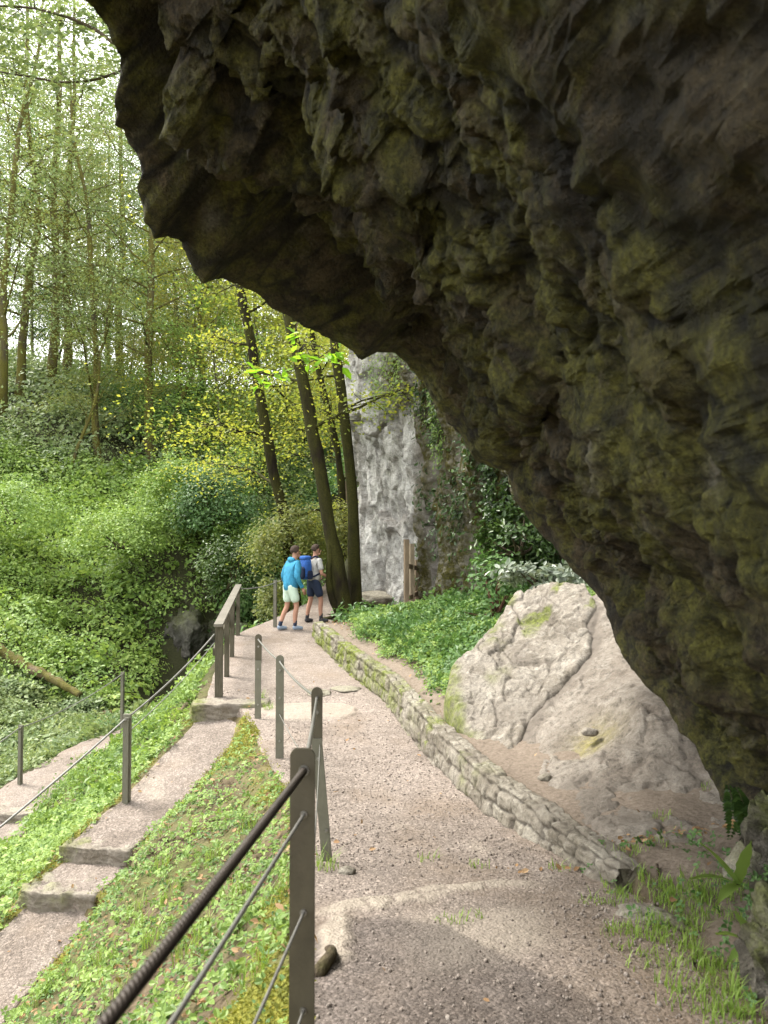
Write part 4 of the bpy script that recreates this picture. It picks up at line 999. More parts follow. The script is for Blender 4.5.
shrub('round_shrub', P(214, 520, 30), (1.6, 1.6, 2.1), 8320, 0.117, GREEN, 'dark green rounded shrub hanging over the gorge, left of the yellow bush', 34, hue0=.35)
shrub('round_shrub', P(178, 512, 31), (1.7, 1.6, 2.3), 8320, 0.117, LIMEG, 'pale green rounded shrub at the middle of the hillside, above the grey rock outcrop', 35, hue0=.6)
shrub('round_shrub', P(232, 585, 27), (1.1, 1.2, 1.9), 4800, 0.101, DARKG, 'dark shrub down in the gorge behind the wooden handrail', 36, hue0=.6)
shrub('round_shrub', P(120, 545, 29), (1.8, 1.8, 1.6), 6720, 0.109, LIMEG, 'bright yellow-green shrub on the hillside left of the pale rounded shrub', 37, hue0=.55)
shrub('round_shrub', P(196, 420, 44), (2.2, 2, 2.2), 5760, 0.140, GREEN, 'dark rounded shrub on the ridge between the twin trunks and the thin dark tree', 38, hue0=.3)
shrub('round_shrub', P(128, 415, 46), (2.6, 2, 2.2), 5760, 0.140, GREEN, 'dark bush on the ridge left of the twin trunks', 39, hue0=.35)
shrub('round_shrub', P(10, 520, 30), (2.0, 1.8, 1.5), 6400, 0.109, LIMEG, 'yellow-green shrub at the left edge halfway up the hillside', 40, hue0=.5)
shrub('red_stemmed_shrub', P(492, 605, 12.6), (.5, .45, 1.1), 900, .085, GREEN, 'leafy shrub with reddish bare stems standing beside the top of the pale slab', 41, stems=9, hue0=.45, bark=m_bark('reddish_bark', (.07, .035, .024), (.14, .075, .05), (.1, .07, .03), .1))
shrub('low_evergreen', P(540, 582, 10.9), (.7, .5, .32), 800, .1, SILVER, 'dark low shrub with shiny whitish leaves at the top of the boulder', 42, tmpl=T_LEAF, hue0=.38)
shrub('low_evergreen', P(518, 545, 13.6), (.7, .6, 1.0), 1600, .09, DARKG, 'dark ivy bush in the shade behind the reddish shrub', 44, tmpl=T_LEAF, hue0=.4)

# ivy curtain over the dark end of the cliff
m = (CIVY > .35) & (CG[:, 2] > -1.6) & (CG[:, 2] < 5.5) & (CG[:, 1] < 19) & (CG[:, 0] < 4.5)
idx = np.nonzero(m)[0]; pr = np.clip(.15 + fbm(CG[idx] * [1.3, 1.3, .5], 4) * 1.5, 0, 1); pr = pr * (.25 + .75 * sstep(1.5, 2.3, CG[idx, 0] + .5 * CSTR[idx])); idx = idx[rng.random(len(idx)) < pr]
idx = rng.choice(idx, 15000); nn = np.concatenate([CN[idx], np.zeros((len(idx), 1)) + .5], 1)
pos = CG[idx] + nn * (rng.random(len(idx)) * .22)[:, None] + rng.normal(size=(len(idx), 3)) * .05
hue = np.clip(.35 + .8 * fbm(pos * .9, 3), 0, 1)
V, F, a = scatter(pos, nn + rng.normal(size=nn.shape) * .5, .075 + .06 * rng.random(len(pos)), T_LEAF, hue=hue)
tag(mobj('ivy', V, F, DARKG, None, a, False), 'curtain of dark ivy and moss hanging over the right end of the pale cliff', 'ivy')
for cx, cz, sd, lb in [((.3, 18.9), 3.9, 51, 'bright green moss and leaf patch high on the pale cliff'), ((1.15, 16.9), 2.55, 52, 'lime-green tuft hanging at the top of the ivy curtain')]:
    sel = np.argsort((CG[:, 0] - cx[0]) ** 2 + (CG[:, 1] - cx[1]) ** 2 + .5 * (CG[:, 2] - cz) ** 2)[:900]; sel = sel[rng.integers(0, len(sel), 1100)]
    pos = CG[sel] + rng.normal(size=(len(sel), 3)) * .09 + np.concatenate([CN[sel], np.zeros((len(sel), 1))], 1) * .06
    V, F, a = scatter(pos, np.concatenate([CN[sel], np.ones((len(sel), 1)) * .6], 1) + rng.normal(size=(len(sel), 3)) * .4, .07, T_LEAF)
    tag(mobj('moss_patch', V, F, LIMEG, None, a, False), lb, 'moss patch')

# branches that hang in front of the sky, from trees on top of the rock
def hanging(name, pts, r, n, size, mat, label, seed, along=(.1, 1), spread=.25, tmpl=T_LEAF, hue0=.5, subs=14, droop=.0):
    R = np.random.default_rng(seed); p = smooth_path(np.array(pts), 40); e = empty(name, p[0], label, 'branch')
    p = p - p[0]; parts = [tube(p, np.linspace(r, .25 * r, 40), 7)]; tips = []
    for i in range(subs):
        f = along[0] + (along[1] - along[0]) * (i + R.random()) / subs; b = p[min(int(f * 39), 39)]
        d = R.normal(size=3) * [1, .6, .45]; d /= np.linalg.norm(d); l = spread * (.8 + 1.2 * R.random())
        q = np.array([b, b + d * l * .5 + [0, 0, .05 * l], b + d * l + [0, 0, -.12 * l]])
        parts.append(tube(q, [r * .35, r * .22, r * .1], 4)); tips += [q[1], q[2], (q[1] + q[2]) / 2]
    V, F = join(parts); mobj('twigs', V, F, TWIG, e); e.children[-1].name = 'bough'
    tips = np.array(tips); k = R.integers(0, len(tips), n); pos = tips[k] + R.normal(size=(n, 3)) * spread * [.4, .35, .16] ; pos[:, 2] -= droop
    V, F, a = scatter(pos, R.normal(size=(n, 3)) * .5 + [0, -.3, 1], size * (.6 + .7 * R.random(n)), tmpl, hue=np.clip(hue0 + .25 * R.normal(size=n), 0, 1))
    mobj('leaves', V, F, mat, e, a, False); e.children[-1].name = 'foliage'
    return e
hanging('hanging_branch', [P(150, 70, 6.0), P(116, 46, 6.0), P(95, 28, 6.1), P(60, 14, 6.2), P(25, 6, 6.4), P(-30, 6, 6.6), P(-90, 20, 6.8)], .016, 1500, .06, PALEG, 'arching dark branch with yellow-green leaves at the top left corner, upper of two', 61, (.15, 1), .34, hue0=.2)
hanging('hanging_branch', [P(150, 60, 6.6), P(117, 73, 6.6), P(92, 81, 6.6), P(60, 83, 6.7), P(38, 78, 6.7), P(5, 73, 6.8), P(-60, 60, 7)], .014, 1000, .06, PALEG, 'thin dark branch with sparse green leaves at the top left, lower of two', 62, (.15, 1), .32, hue0=.35)
hanging('leafy_twig', [P(352, 322, 7.6), P(330, 352, 7.4), P(305, 365, 7.3), P(280, 374, 7.2), P(245, 380, 7.2)], .008, 60, .115, SHINE, 'long twig of bright backlit green leaves in front of the big leaning trunks', 63, (.15, 1), .14, hue0=.6, subs=9)
hanging('leafy_twig', [P(300, 316, 7.5), P(294, 335, 7.4), P(297, 350, 7.3), P(304, 362, 7.2)], .006, 12, .115, SHINE, 'short backlit twig with a few big lime leaves, upper one just below the rock edge', 64, (.3, 1), .06, hue0=.8, subs=4)

# ================================================================== ground cover
def on_ground(x, y, dz=0.0): return np.stack([x, y, H(x, y) + dz], 1)
def not_path(x, y, m=0.0):
    rd, _ = polydist(x, y, RAMP); ld, _ = polydist(x, y, LOWER)
    return (x < XL(y) - .04 + m) & (rd > RW(y) * 1.04 - m) & (ld > .5 - m)
def uni(n, x0, x1, y0, y1): return rng.uniform(x0, x1, n), rng.uniform(y0, y1, n)

# -- bank between the main path and the ramp, and the slope below it
x, y = uni(60000, -5.6, -.25, 2.0, 11.0); rd, _ = polydist(x, y, RAMP)
k = not_path(x, y); x, y, rd = x[k], y[k], rd[k]
left = x < np.interp(y, RAMP[::-1, 1], RAMP[::-1, 0])
dens = np.where(left, .75 + .5 * fbm(xy3(x * 1.2, y * 1.2), 3), .55 + 1.5 * fbm(xy3(x * 1.7, y * 1.7, 3), 4))
dens = dens * (.55 + .45 * sstep(-.2, .1, fbm(xy3(x * 4.5, y * 4.5, 17), 3)))
dens = dens * (1 - .7 * moss_mask(x, y))
k = rng.random(len(x)) < np.clip(dens, .02, 1) * np.where(left, .55, .42); x, y, left = x[k], y[k], left[k]
p = on_ground(x, y); p[:, 2] += .02 + .09 * rng.random(len(x)) * np.where(left, 1.6, .9)
hue = np.clip(np.where(left, .6, .45) + .5 * fbm(xy3(x * 1.1, y * 1.1, 6), 3) + .15 * rng.normal(size=len(x)), 0, 1)
V, F, a = scatter(p, rng.normal(size=(len(x), 3)) * .42 + [-.25, -.35, 1], (.045 + .06 * rng.random(len(x))) * np.where(left, 1.15, .85), T_TREFOIL, hue=hue)
tag(mobj('ground_cover', V, F, LIMEG, None, a, False), 'fresh green herbs covering the banks beside the narrow side path', 'ground cover', kind='stuff')
# second, lower layer of small darker leaves and sprouts
x, y = uni(90000, -5.6, -.25, 2.0, 11.0); k = not_path(x, y, -.02); x, y = x[k], y[k]
k = rng.random(len(x)) < np.clip(.3 + .9 * fbm(xy3(x * 2.3, y * 2.3, 13), 4), .03, 1) * .5; x, y = x[k], y[k]
V, F, a = scatter(on_ground(x, y, .022), rng.normal(size=(len(x), 3)) * .4 + [-.2, -.2, 1], .022 + .025 * rng.random(len(x)), T_LEAF, hue=np.clip(.35 + .5 * fbm(xy3(x, y, 4), 3), 0, 1))
tag(mobj('small_herbs', V, F, GREEN, None, a, False), 'tiny dark green herbs between the larger leaves on the banks', 'ground cover', kind='stuff')
# moss cushions
x, y = uni(420000, -4.2, -.2, 1.8, 11.0); mm = moss_mask(x, y); k = (rng.random(len(x)) < mm ** 1.5 * .8) & not_path(x, y, .07); x, y = x[k], y[k]
x, y = x[:70000], y[:70000]
bum = .05 * np.clip(fbm(xy3(x * 5, y * 5, 2), 3) + .4, 0, 1)
V, F, a = scatter(on_ground(x, y) + np.stack([0 * x, 0 * x, bum * rng.random(len(x)) + .012], 1), rng.normal(size=(len(x), 3)) * .6 + [0, -.2, 1], .016 + .012 * rng.random(len(x)), T_DIAMOND, hue=np.clip(.5 + .6 * fbm(xy3(x * 4, y * 4), 3), 0, 1))
tag(mobj('moss', V, F, MOSSL, None, a, False), 'yellow-green moss cushions along the edges of the paths', 'moss', kind='stuff')
# dead leaves
x, y = uni(2400, -4.5, -.2, 1.8, 11.0); k = (not_path(x, y, -.03)) | (rng.random(len(x)) < .05); x, y = x[k], y[k]
x2, y2 = uni(350, -3, 2.2, 2.4, 17); k = (in_main(x2, y2) & (rng.random(350) < .25)) | (x2 > XR(y2) + .1) & (x2 < XR(y2) + 1.0); x = np.append(x, x2[k]); y = np.append(y, y2[k])
x2, y2 = uni(900, -2.0, .3, 14.8, 18.8); k = x2 > XR(y2) + .3; x = np.append(x, x2[k]); y = np.append(y, y2[k])
x2 = rng.normal(1.75, .4, 90); y2 = 4.95 + .05 * rng.normal(size=90) + .1 * (x2 - 1.5); x = np.append(x, x2); y = np.append(y, y2)
V, F, a = scatter(on_ground(x, y, .03), rng.normal(size=(len(x), 3)) * .45 + [0, 0, 1], .02 + .04 * rng.random(len(x)), T_LITTER)
tag(mobj('dead_leaves', V, F, LITTER, None, a, False), 'brown fallen leaves scattered over the banks and path edges', 'dead leaves', kind='stuff')

# -- green mound between the kerb wall and the cliff
x, y = uni(60000, -1.3, 3.2, 8.4, 16.6); e = x - XR(y)
e2 = (e - .38) - .25 * fbm(xy3(x * 1.4, y * 1.4), 3) - .35 * sstep(14.2, 16.5, y) - .0
k = (e2 > 0) & ~inside(x, y, slab_out) & (rng.random(len(x)) < np.clip(e2 * 3, .1, 1)) & ((y > 9.2 + .3 * np.sin(x * 5)) | (x < .62)); x, y = x[k], y[k]
hgt = (.05 + .28 * np.clip(fbm(xy3(x * 1.3, y * 1.3, 4), 3) + .35, 0, 1)) * rng.random(len(x)) ** .5
p = on_ground(x, y); p[:, 2] += hgt
V, F, a = scatter(p, rng.normal(size=(len(x), 3)) * .5 + [-.2, -.2, 1], .05 + .06 * rng.random(len(x)), T_TREFOIL, hue=np.clip(.5 + .4 * fbm(xy3(x * 2, y * 2, 8), 3) + .2 * rng.normal(size=len(x)), 0, 1))
tag(mobj('ground_cover', V, F, LIMEG, None, a, False), 'dense bright green mound of herbs between the stone wall and the cliff', 'ground cover', kind='stuff')
# (mounds that break up the bed; see hillside below)
# -- grass
gp = []
def tuft(cx, cy, n, r, h, onm=True):
    a = rng.random(n) * 6.28; q = np.sqrt(rng.random(n)) * r; x = cx + np.cos(a) * q; y = cy + np.sin(a) * q
    gp.append(blades(on_ground(x, y, .0), np.full(n, h), .9, .0055, np.clip(.55 + .25 * rng.normal(size=n), 0, 1)))
for i in range(300):
    q = hit(rng.uniform(610, 760), rng.uniform(880, 1075)) 
    edge = (q[0] - (1.0 + .12 * (4 - q[1]))) 
    if fbm(xy3(np.array([q[0] * 1.8]), np.array([q[1] * 1.8]), 3), 3)[0] < -.02 or edge < -.1 + .25 * rng.random(): continue
    tuft(q[0], q[1], int(rng.integers(8, 22)), .06, .03 + .045 * rng.random())
for px, py in [(470, 920), (450, 925), (600, 868), (625, 855), (612, 862), (640, 850), (660, 820), (712, 790), (655, 845), (590, 905), (560, 870), (480, 868), (705, 770), (428, 862)]:
    q = hit(px, py); tuft(q[0], q[1], 24, .08, .05)
for px, py in [(230, 900), (200, 940), (90, 985), (215, 860), (185, 960), (250, 830), (160, 870), (240, 930), (120, 1000), (275, 900), (40, 1000), (80, 760), (160, 740), (60, 850), (30, 880), (185, 690), (100, 790), (140, 930), (150, 945), (105, 960), (262, 700), (268, 712), (170, 900), (250, 985), (135, 915), (60, 985), (325, 870)]:
    q = hit(px, py); tuft(q[0], q[1], 40, .09, .13)
V, F, a = cat_sc(gp)
tag(mobj('grass', V, F, GRASS, None, a, False), 'sparse green grass tufts at the lower right and along the path edges', 'grass', kind='stuff')
# -- small broad weeds at the foot of the rock on the right
x = rng.uniform(1.15, 2.0, 2600); y = rng.uniform(2.3, 4.9, 2600); k = rng.random(2600) < np.clip((x - 1.2 + .1 * (y - 3)) * .9 + fbm(xy3(x * 3, y * 3, 2), 3), 0, 1) * .32; x, y = x[k], y[k]
V, F, a = scatter(on_ground(x, y, .04) + np.stack([0 * x, 0 * x, rng.random(len(x)) * .07], 1), rng.normal(size=(len(x), 3)) * .5 + [-.3, -.3, 1], .03 + .03 * rng.random(len(x)), T_TREFOIL)
tag(mobj('weeds', V, F, GREEN, None, a, False), 'broad-leaved weeds and ivy at the foot of the overhanging rock', 'weeds', kind='stuff')

# -- the hillside: mounds of shrubs and herbs
def hillside(n_b, x0, x1, y0, y1, rmin, rmax, leaf, per, cond, hue_f, seed):
    R = np.random.default_rng(seed); bx, by = R.uniform(x0, x1, n_b), R.uniform(y0, y1, n_b); k = cond(bx, by); bx, by = bx[k], by[k]
    r = rmin + (rmax - rmin) * R.random(len(bx)) ** 2.2; bz = H(bx, by)
    k = R.choice(len(bx), len(bx) * per, p=r ** 1.4 / (r ** 1.4).sum()); ls = np.clip(np.exp(R.normal(size=len(bx)) * .38), .5, 2.0); att = R.normal(size=(len(bx), 3)) * .45
    d = R.normal(size=(len(k), 3)); d /= np.linalg.norm(d, axis=1)[:, None]; d[:, 2] = np.abs(d[:, 2])
    lob = 1 + .5 * fbm(d * 1.8 + (k * 1.37)[:, None], 2); rr = r[k] * (.72 + .35 * R.random(len(k))) * lob
    pos = np.stack([bx[k], by[k], bz[k]], 1) + d * rr[:, None] * [1, 1, .85]
    nr = d * .6 + R.normal(size=d.shape) * .45 + [0, -.1, .6] + att[k]
    hue = np.clip((hue_f(bx, by, R) + .24 * R.normal(size=len(bx)))[k] + .12 * R.normal(size=len(k)), 0, 1)
    return scatter(pos, nr, leaf(pos) * ls[k] * (.6 + .8 * R.random(len(k))), T_DIAMOND, hue=hue)
A_ = hillside(900, -1.2, 3.0, 8.8, 16.2, .10, .42, lambda p: .062 + 0 * p[:, 0], 46, lambda x, y: (x - XR(y) > .62 + .2 * np.sin(y * 3)) & ~inside(x, y, slab_out) & (x < .5 + .32 * (y - 8)) & (y > 9.0), lambda x, y, R: .45 + .4 * fbm(xy3(x * 1.2, y * 1.2), 3), 79)
V, F, a = cat_sc([A_]); tag(mobj('ground_cover', V, F, GREEN, None, a, False), 'taller green plants standing in the bed between the wall and the cliff', 'ground cover', kind='stuff')
def lowslope(x, y): return (x < np.interp(y, [8, 10, 14, 18, 22, 26], [-6.3, -6.4, -6.6, -6.2, -5.6, -5.4]))
sz = lambda p: .04 + .0031 * p[:, 1]
A_ = hillside(1900, -17, -5.2, 9, 24.5, .15, .6, sz, 95, lowslope, lambda x, y, R: .5 + .5 * fbm(xy3(x * .5, y * .5), 3), 71)
V, F, a = cat_sc([A_]); tag(mobj('undergrowth', V, F, PALEG, None, a, False), 'soft pale green herbs covering the slope beyond the lowest path', 'undergrowth', kind='stuff')
A_ = hillside(2000, -26, -4.5, 24, 40, .3, 1.35, sz, 110, lambda x, y: (x < -5.6 - .0 * y) & ~((x > -8.2) & (y < 29.6) & (x > -7.9)), lambda x, y, R: .5 + .55 * fbm(xy3(x * .35, y * .35), 3) + .15 * R.normal(size=len(x)), 72)
V, F, a = cat_sc([A_]); tag(mobj('undergrowth', V, F, LIMEG, None, a, False), 'yellow-green bushes and brambles covering the middle of the hillside', 'undergrowth', kind='stuff')
A_ = hillside(2000, -42, -3, 38, 66, .5, 2.5, sz, 105, lambda x, y: x > -44, lambda x, y, R: .45 + .55 * fbm(xy3(x * .25, y * .25), 3) + .15 * R.normal(size=len(x)), 73)
V, F, a = cat_sc([A_]); tag(mobj('undergrowth', V, F, PALEG, None, a, False), 'bushes covering the top of the hillside under the trees', 'undergrowth', kind='stuff')
A_ = hillside(1500, -6, 6, 22, 50, .25, 1.1, sz, 105, lambda x, y: (x < np.where(y < 28, -1.9, 3)) , lambda x, y, R: .5 + .5 * fbm(xy3(x * .4, y * .4), 3), 74)
V, F, a = cat_sc([A_]); tag(mobj('undergrowth', V, F, GREEN, None, a, False), 'green undergrowth on the slope left of the cliff, behind the big trunks', 'undergrowth', kind='stuff')
A_ = hillside(1500, -6.2, -2.2, 9.5, 23, .1, .3, lambda p: .055 + 0 * p[:, 0], 55, lambda x, y: (x < XL(y) - .25) & (polydist(x, y, LOWER)[0] > .62) & (polydist(x, y, RAMP)[0] > .62) & (x > np.interp(y, LOWER[1:, 1], LOWER[1:, 0])), lambda x, y, R: .6 + .4 * fbm(xy3(x * .8, y * .8), 3), 75)
V, F, a = cat_sc([A_]); tag(mobj('undergrowth', V, F, LIMEG, None, a, False), 'fresh green herbs on the drop below the wooden handrail', 'undergrowth', kind='stuff')
A_ = hillside(1100, -6.4, -2.4, 18, 34, .25, .8, lambda p: .08 + 0 * p[:, 0], 80, lambda x, y: (x < XL(np.minimum(y, 22)) - .5) & (polydist(x, y, LOWER)[0] > .7), lambda x, y, R: .35 + .5 * fbm(xy3(x * .6, y * .6), 3), 77)
V, F, a = cat_sc([A_]); tag(mobj('undergrowth', V, F, GREEN, None, a, False), 'dark leafy growth down in the gully behind the wooden handrail', 'undergrowth', kind='stuff')
# far wood closing the valley
n = 270000; x = rng.uniform(-66, 34, n); y = rng.uniform(66, 105, n); top = 21 + 12 * fbm(xy3(x * .09, y * .05), 3) + 20 * sstep(-29, -35, x) - 6 * np.exp(-((x + 25) / 4.0) ** 2)
gap = fbm(xy3(x * .16, y * .1, 8), 4); z = bank(x, y) + top * rng.random(n) ** .8
k = gap + .25 * fbm(np.stack([x, y, z], 1) * .3, 3) > -.12 - .5 * sstep(9, 0, z - bank(x, y)); pos = np.stack([x, y, z], 1)[k]
V, F, a = scatter(pos, rng.normal(size=pos.shape) * .7 + [0, -.2, 1], .27 * (.6 + .8 * rng.random(len(pos))), T_DIAMOND, hue=np.clip(.55 + .5 * fbm(pos * .12, 3), 0, 1))
tag(mobj('far_woodland', V, F, PALEG, None, a, False), 'pale far-off woodland closing the valley behind the hillside', 'woodland', kind='stuff')

FOOTROCK = m_stone('foot_rock', [(.05, .044, .033), (.09, .08, .062), (.13, .118, .094), (.22, .2, .165)], fine=14.0, bumpd=.03)
# -- loose gravel, twigs and stones
PEB = m_stone('pebbles', [(.16, .132, .11), (.22, .184, .157), (.28, .24, .208), (.36, .318, .28)], fine=60, bumpd=.003)
bv, bf = ball((0, 0, 0), 1, 1); bv = bv * (1 + .25 * fbm(bv * 1.3, 2))[:, None]
n = 12000; y = 2.1 + 10 * rng.random(n) ** 1.8; x = XL(y) + .05 + (XR(y) - XL(y) + .1) * rng.random(n); x[:1500] = rng.uniform(.8, 1.5, 1500); y[:1500] = rng.uniform(2.2, 4.4, 1500)
sel = y < 4; 
rsz = .0025 + .009 * rng.random(n) ** 9 + .002 * (y > 5)
tq, bq, nq = frames(rng.normal(size=(n, 3))); ctr = np.stack([x, y, z_main(y) + .02 * fbm(xy3(x * 1.3, y * 1.3, 7.0), 4) + .012], 1); ctr[:, 2] = np.where(x > XR(y) + .1, H(x, y) + .012, ctr[:, 2])
sc3 = rsz[:, None] * rng.uniform(.6, 1.2, (n, 3))
V = ctr[:, None] + (bv[None, :, 0, None] * tq[:, None] * sc3[:, None, 0:1] + bv[None, :, 1, None] * bq[:, None] * sc3[:, None, 1:2] + bv[None, :, 2, None] * nq[:, None] * sc3[:, None, 2:3])
F = (bf[None] + (np.arange(n) * len(bv))[:, None, None]).reshape(-1, 3)
z0 = np.zeros(n * len(bv)); tag(mobj('loose_gravel', V.reshape(-1, 3), F, PEB, None, {'moss': z0, 'tone': np.repeat((rng.random(n) < .3) * .5, len(bv))}), 'loose pebbles lying on the main path', 'gravel', kind='stuff')
for px, py, s, sd, fl, mo, lb in [(800, 868, (.2, .26, .3), 21, .9, .55, 'big jagged grey block at the right edge where the overhang meets the ground'), (796, 985, (.16, .24, .22), 22, .9, .6, 'jagged block in the bottom right corner below the strap ferns'), (668, 925, (.09, .09, .05), 2, .6, .2, 'flat brownish stone just past the end of the kerb wall'), (645, 918, (.14, .09, .05), 4, .6, 0, 'pale flat stone at the near end of the kerb wall'), (347, 875, (.05, .05, .04), 6, .8, 0, 'small pale stone at the foot of the leaning faded post'),
                              (318, 693, (.3, .18, .05), 7, .5, .1, 'broad flat pale stone set in the path beside the mossy wall'), (345, 690, (.22, .2, .06), 8, .5, .15, 'flat pale stone in the path touching the mossy wall'), (575, 738, (.07, .055, .04), 9, .8, 0, 'loose pale stone lying in the hollow of the smooth boulder'),
                              (545, 780, (.06, .05, .04), 10, .8, 0, 'little stone lying on the dirt between wall and boulder'), (378, 602, (.75, .9, .35), 12, .5, .05, 'pale low rock where the path runs out beside the cliff foot'), (748, 880, (.1, .1, .14), 14, .9, .3, 'light jagged stone low in the rock wall at the right edge')]:
    d = hit(px, py)
    if (px, py) == (575, 738): d = np.array([hollow[0] - .02, hollow[1], bh(np.array([hollow[0]]), np.array([hollow[1]]))[0] - .05])
    tag(rock('stone', d + [0, 0, s[2] * fl * .4], s, sd, (PALE_ROCK if sd == 9 else WALLST) if sd < 20 else FOOTROCK, 3 if sd < 20 else 5, .3 if sd < 20 else .62, sd * .7, fl, mo, 1.0 if sd < 20 else 1.7), lb, 'stone')
# ================================================================== fence posts and cables
STEEL = m_paint('dull_steel', (.085, .074, .05), .45, .35, (.05, .042, .03), .5)
STEEL_L = m_paint('faded_steel', (.15, .145, .11), .55, .3, (.1, .09, .07), .4)
ROPE_D = m_paint('dark_wire_rope', (.052, .042, .034), .5, .4, (.03, .024, .02), .5)
ROPE_L = m_paint('light_wire_rope', (.2, .195, .18), .45, .5, (.1, .09, .08), .3)
BOLT = m_paint('bolt_steel', (.26, .25, .23), .35, .8, (.1, .08, .06), .3)

def plate(w, h, th, top='round', loc=(0, 0, 0), z0=0.0):
    """flat bar standing on the ground, bevelled edges"""
    if top == 'round':
        a = np.linspace(0, math.pi, 13); o = [(w / 2 * math.cos(t), h - w / 2 + w / 2 * math.sin(t)) for t in a]
    elif top == 'cut': o = [(w / 2, h - .018), (w / 2 - .014, h), (-w / 2 + .014, h), (-w / 2, h - .018)]
    else: o = [(w / 2, h), (-w / 2, h)]
    o = [(w / 2, z0)] + o + [(-w / 2, z0)] if top != 'flat' else [(w / 2, z0)] + o + [(-w / 2, z0)]
    bm = bmesh.new(); f = bm.faces.new([bm.verts.new((x, -th / 2, z)) for x, z in o])
    r = bmesh.ops.extrude_face_region(bm, geom=[f]); bmesh.ops.translate(bm, vec=(0, th, 0), verts=[v for v in r['geom'] if isinstance(v, bmesh.types.BMVert)])
    bmesh.ops.recalc_face_normals(bm, faces=bm.faces[:])
    bmesh.ops.bevel(bm, geom=bm.edges[:], offset=.0018, segments=2, affect='EDGES', clamp_overlap=True)
    bmesh.ops.triangulate(bm, faces=bm.faces[:])
    V = np.array([v.co[:] for v in bm.verts]); bm.verts.index_update(); F = np.array([[v.index for v in q.verts] for q in bm.faces]); bm.free()
    return V + np.asarray(loc), F

def bolt(parent, x, z, y=-.012, s=1.0):
    V, F = join([tube(np.array([[x, y - .016 * s, z], [x, y, z]]), .0085 * s, 6), tube(np.array([[x, y - .004 * s, z], [x, y + .001, z]]), .014 * s, 12)])
    mobj('bolt', V, F, BOLT, parent, None, False)

POSTS = 'steel posts of the rope fence beside the main path'
# front post: T-profile with cut corners
b = np.array([-.2515, 2.5, 0]); top = P(304, 748, 2.5)[2]; b[2] = Hs(b[0], b[1])
fp = empty('fence_post', b, 'nearest steel fence post with cut top corners, standing tall in the foreground', 'fence post', POSTS); h = top - b[2]
V, F = join([plate(.078, h, .010, 'cut', z0=-.2), plate(.010, h - .02, .045, 'flat', (-.034, .028, 0), -.2)])
mobj('bar', V, F, STEEL, fp, None, False)
HOLES = [P(304, 770, 2.5)[2], P(302, 814, 2.5)[2], P(301, 912, 2.5)[2], P(300, 1010, 2.5)[2]]
for i, z in enumerate(HOLES): bolt(fp, .004, z - b[2], -.006, 1.2 if i == 0 else .8)
def post(px, ptop, d, label, w=.08, split=None, base=None, mat=STEEL_L, dark=STEEL, group=POSTS, bolts=(.07, .16, .45, .9), th=.012):
    t = P(px, ptop, d); bx = base if base is not None else t[0]
    root = np.array([bx, d, Hs(bx, d)]); e = empty('fence_post', root, label, 'fence post', group); h = t[2] - root[2]
    if split is None: V, F = plate(w, h, th, 'round', z0=-.2); mobj('bar', V, F, mat, e, None, False)
    else:
        V, F = plate(w, h, th, 'round', (0, 0, 0), split * h); sh = (t[0] - bx); V[:, 0] += sh; mobj('bar', V, F, dark, e, None, False)
        V, F = plate(w * .94, split * h + .03, th, 'flat', (0, -th - .002, 0), -.2); V[:, 0] += sh * np.clip(V[:, 2] / (split * h), 0, 1); mobj('lower_bar', V, F, mat, e, None, False)
    for q in bolts:
        z = h - q; sx = (t[0] - bx) * (min(z / (split * h), 1) if split else 0)
        bolt(e, sx, z, -th / 2 - .003 - (th + .002 if split and z < split * h else 0), .9)
    return e, t
p2, t2 = post(317, 687, 5.16, 'leaning steel post, dark above and faded pale below, right behind the nearest post', .072, .68, (331 - 384) * 5.16 / 800)
p3, t3 = post(280, 655, 8.5, 'plain grey round-topped steel post, between the leaning post and the one by the step', .085, None)
p4, t4 = post(258.5, 634, 10.35, 'farthest steel post, dark top on a paler lower bar, beside the mossy stone step', .085, .66)
CABLES = 'wire ropes of the path fences'
def cable(name, a, b_, r, mat, label, lobes=6, sag=.02, n=None, twist=None):
    a, b_ = np.asarray(a, float), np.asarray(b_, float); L_ = np.linalg.norm(b_ - a)
    n = n or int(min(max(L_ / .012, 20), 400)); q = np.linspace(0, 1, n)
    p = a + (b_ - a) * q[:, None]; p[:, 2] -= sag * 4 * q * (1 - q)
    V, F = tube(p, r, (48 if r > .012 else 24) if lobes and r > .008 else 8, lobes if r > .008 else 0, twist or 0.0, .34)
    return tag(mobj(name, V, F, mat, None), label, 'wire rope', CABLES)
dirv_ = np.array([-.08, -1.0, .067])
FA = lambda z: np.array([-.2475, 2.488, z])
k = 3.0
END = np.array([-.2475 + dirv_[0] * k, 2.488 - k, 0])
cable('handrail_rope', FA(HOLES[0]), FA(HOLES[0]) + dirv_ * k, .0125, ROPE_D, 'thick dark twisted wire rope running from the nearest post to the bottom left corner', 6, .012, 1000, 70)
cable('wire_rope', FA(HOLES[1]), FA(HOLES[1]) + dirv_ * k, .0055, ROPE_L, 'thin wire under the thick rope in the foreground, uppermost of the lower wires', 0, .01)
cable('wire_rope', FA(HOLES[2]), FA(HOLES[2]) + dirv_ * k, .0048, ROPE_L, 'thin wire from the middle of the nearest post down to the bottom edge', 0, .01)
cable('wire_rope', FA(HOLES[3]), FA(HOLES[3]) + dirv_ * k, .0048, ROPE_L, 'lowest thin wire, cut by the bottom edge at the nearest post', 0, .01)
zb_ = Hs(END[0], END[1]); e = empty('fence_post', (END[0], END[1], zb_), 'steel post holding the near ends of the thick foreground rope and its wires', 'fence post', POSTS)
V, F = plate(.078, FA(HOLES[0])[2] + dirv_[2] * k + .07 - zb_, .012, 'cut', (0, -.008, 0), -.2); mobj('bar', V, F, STEEL, e, None, False)
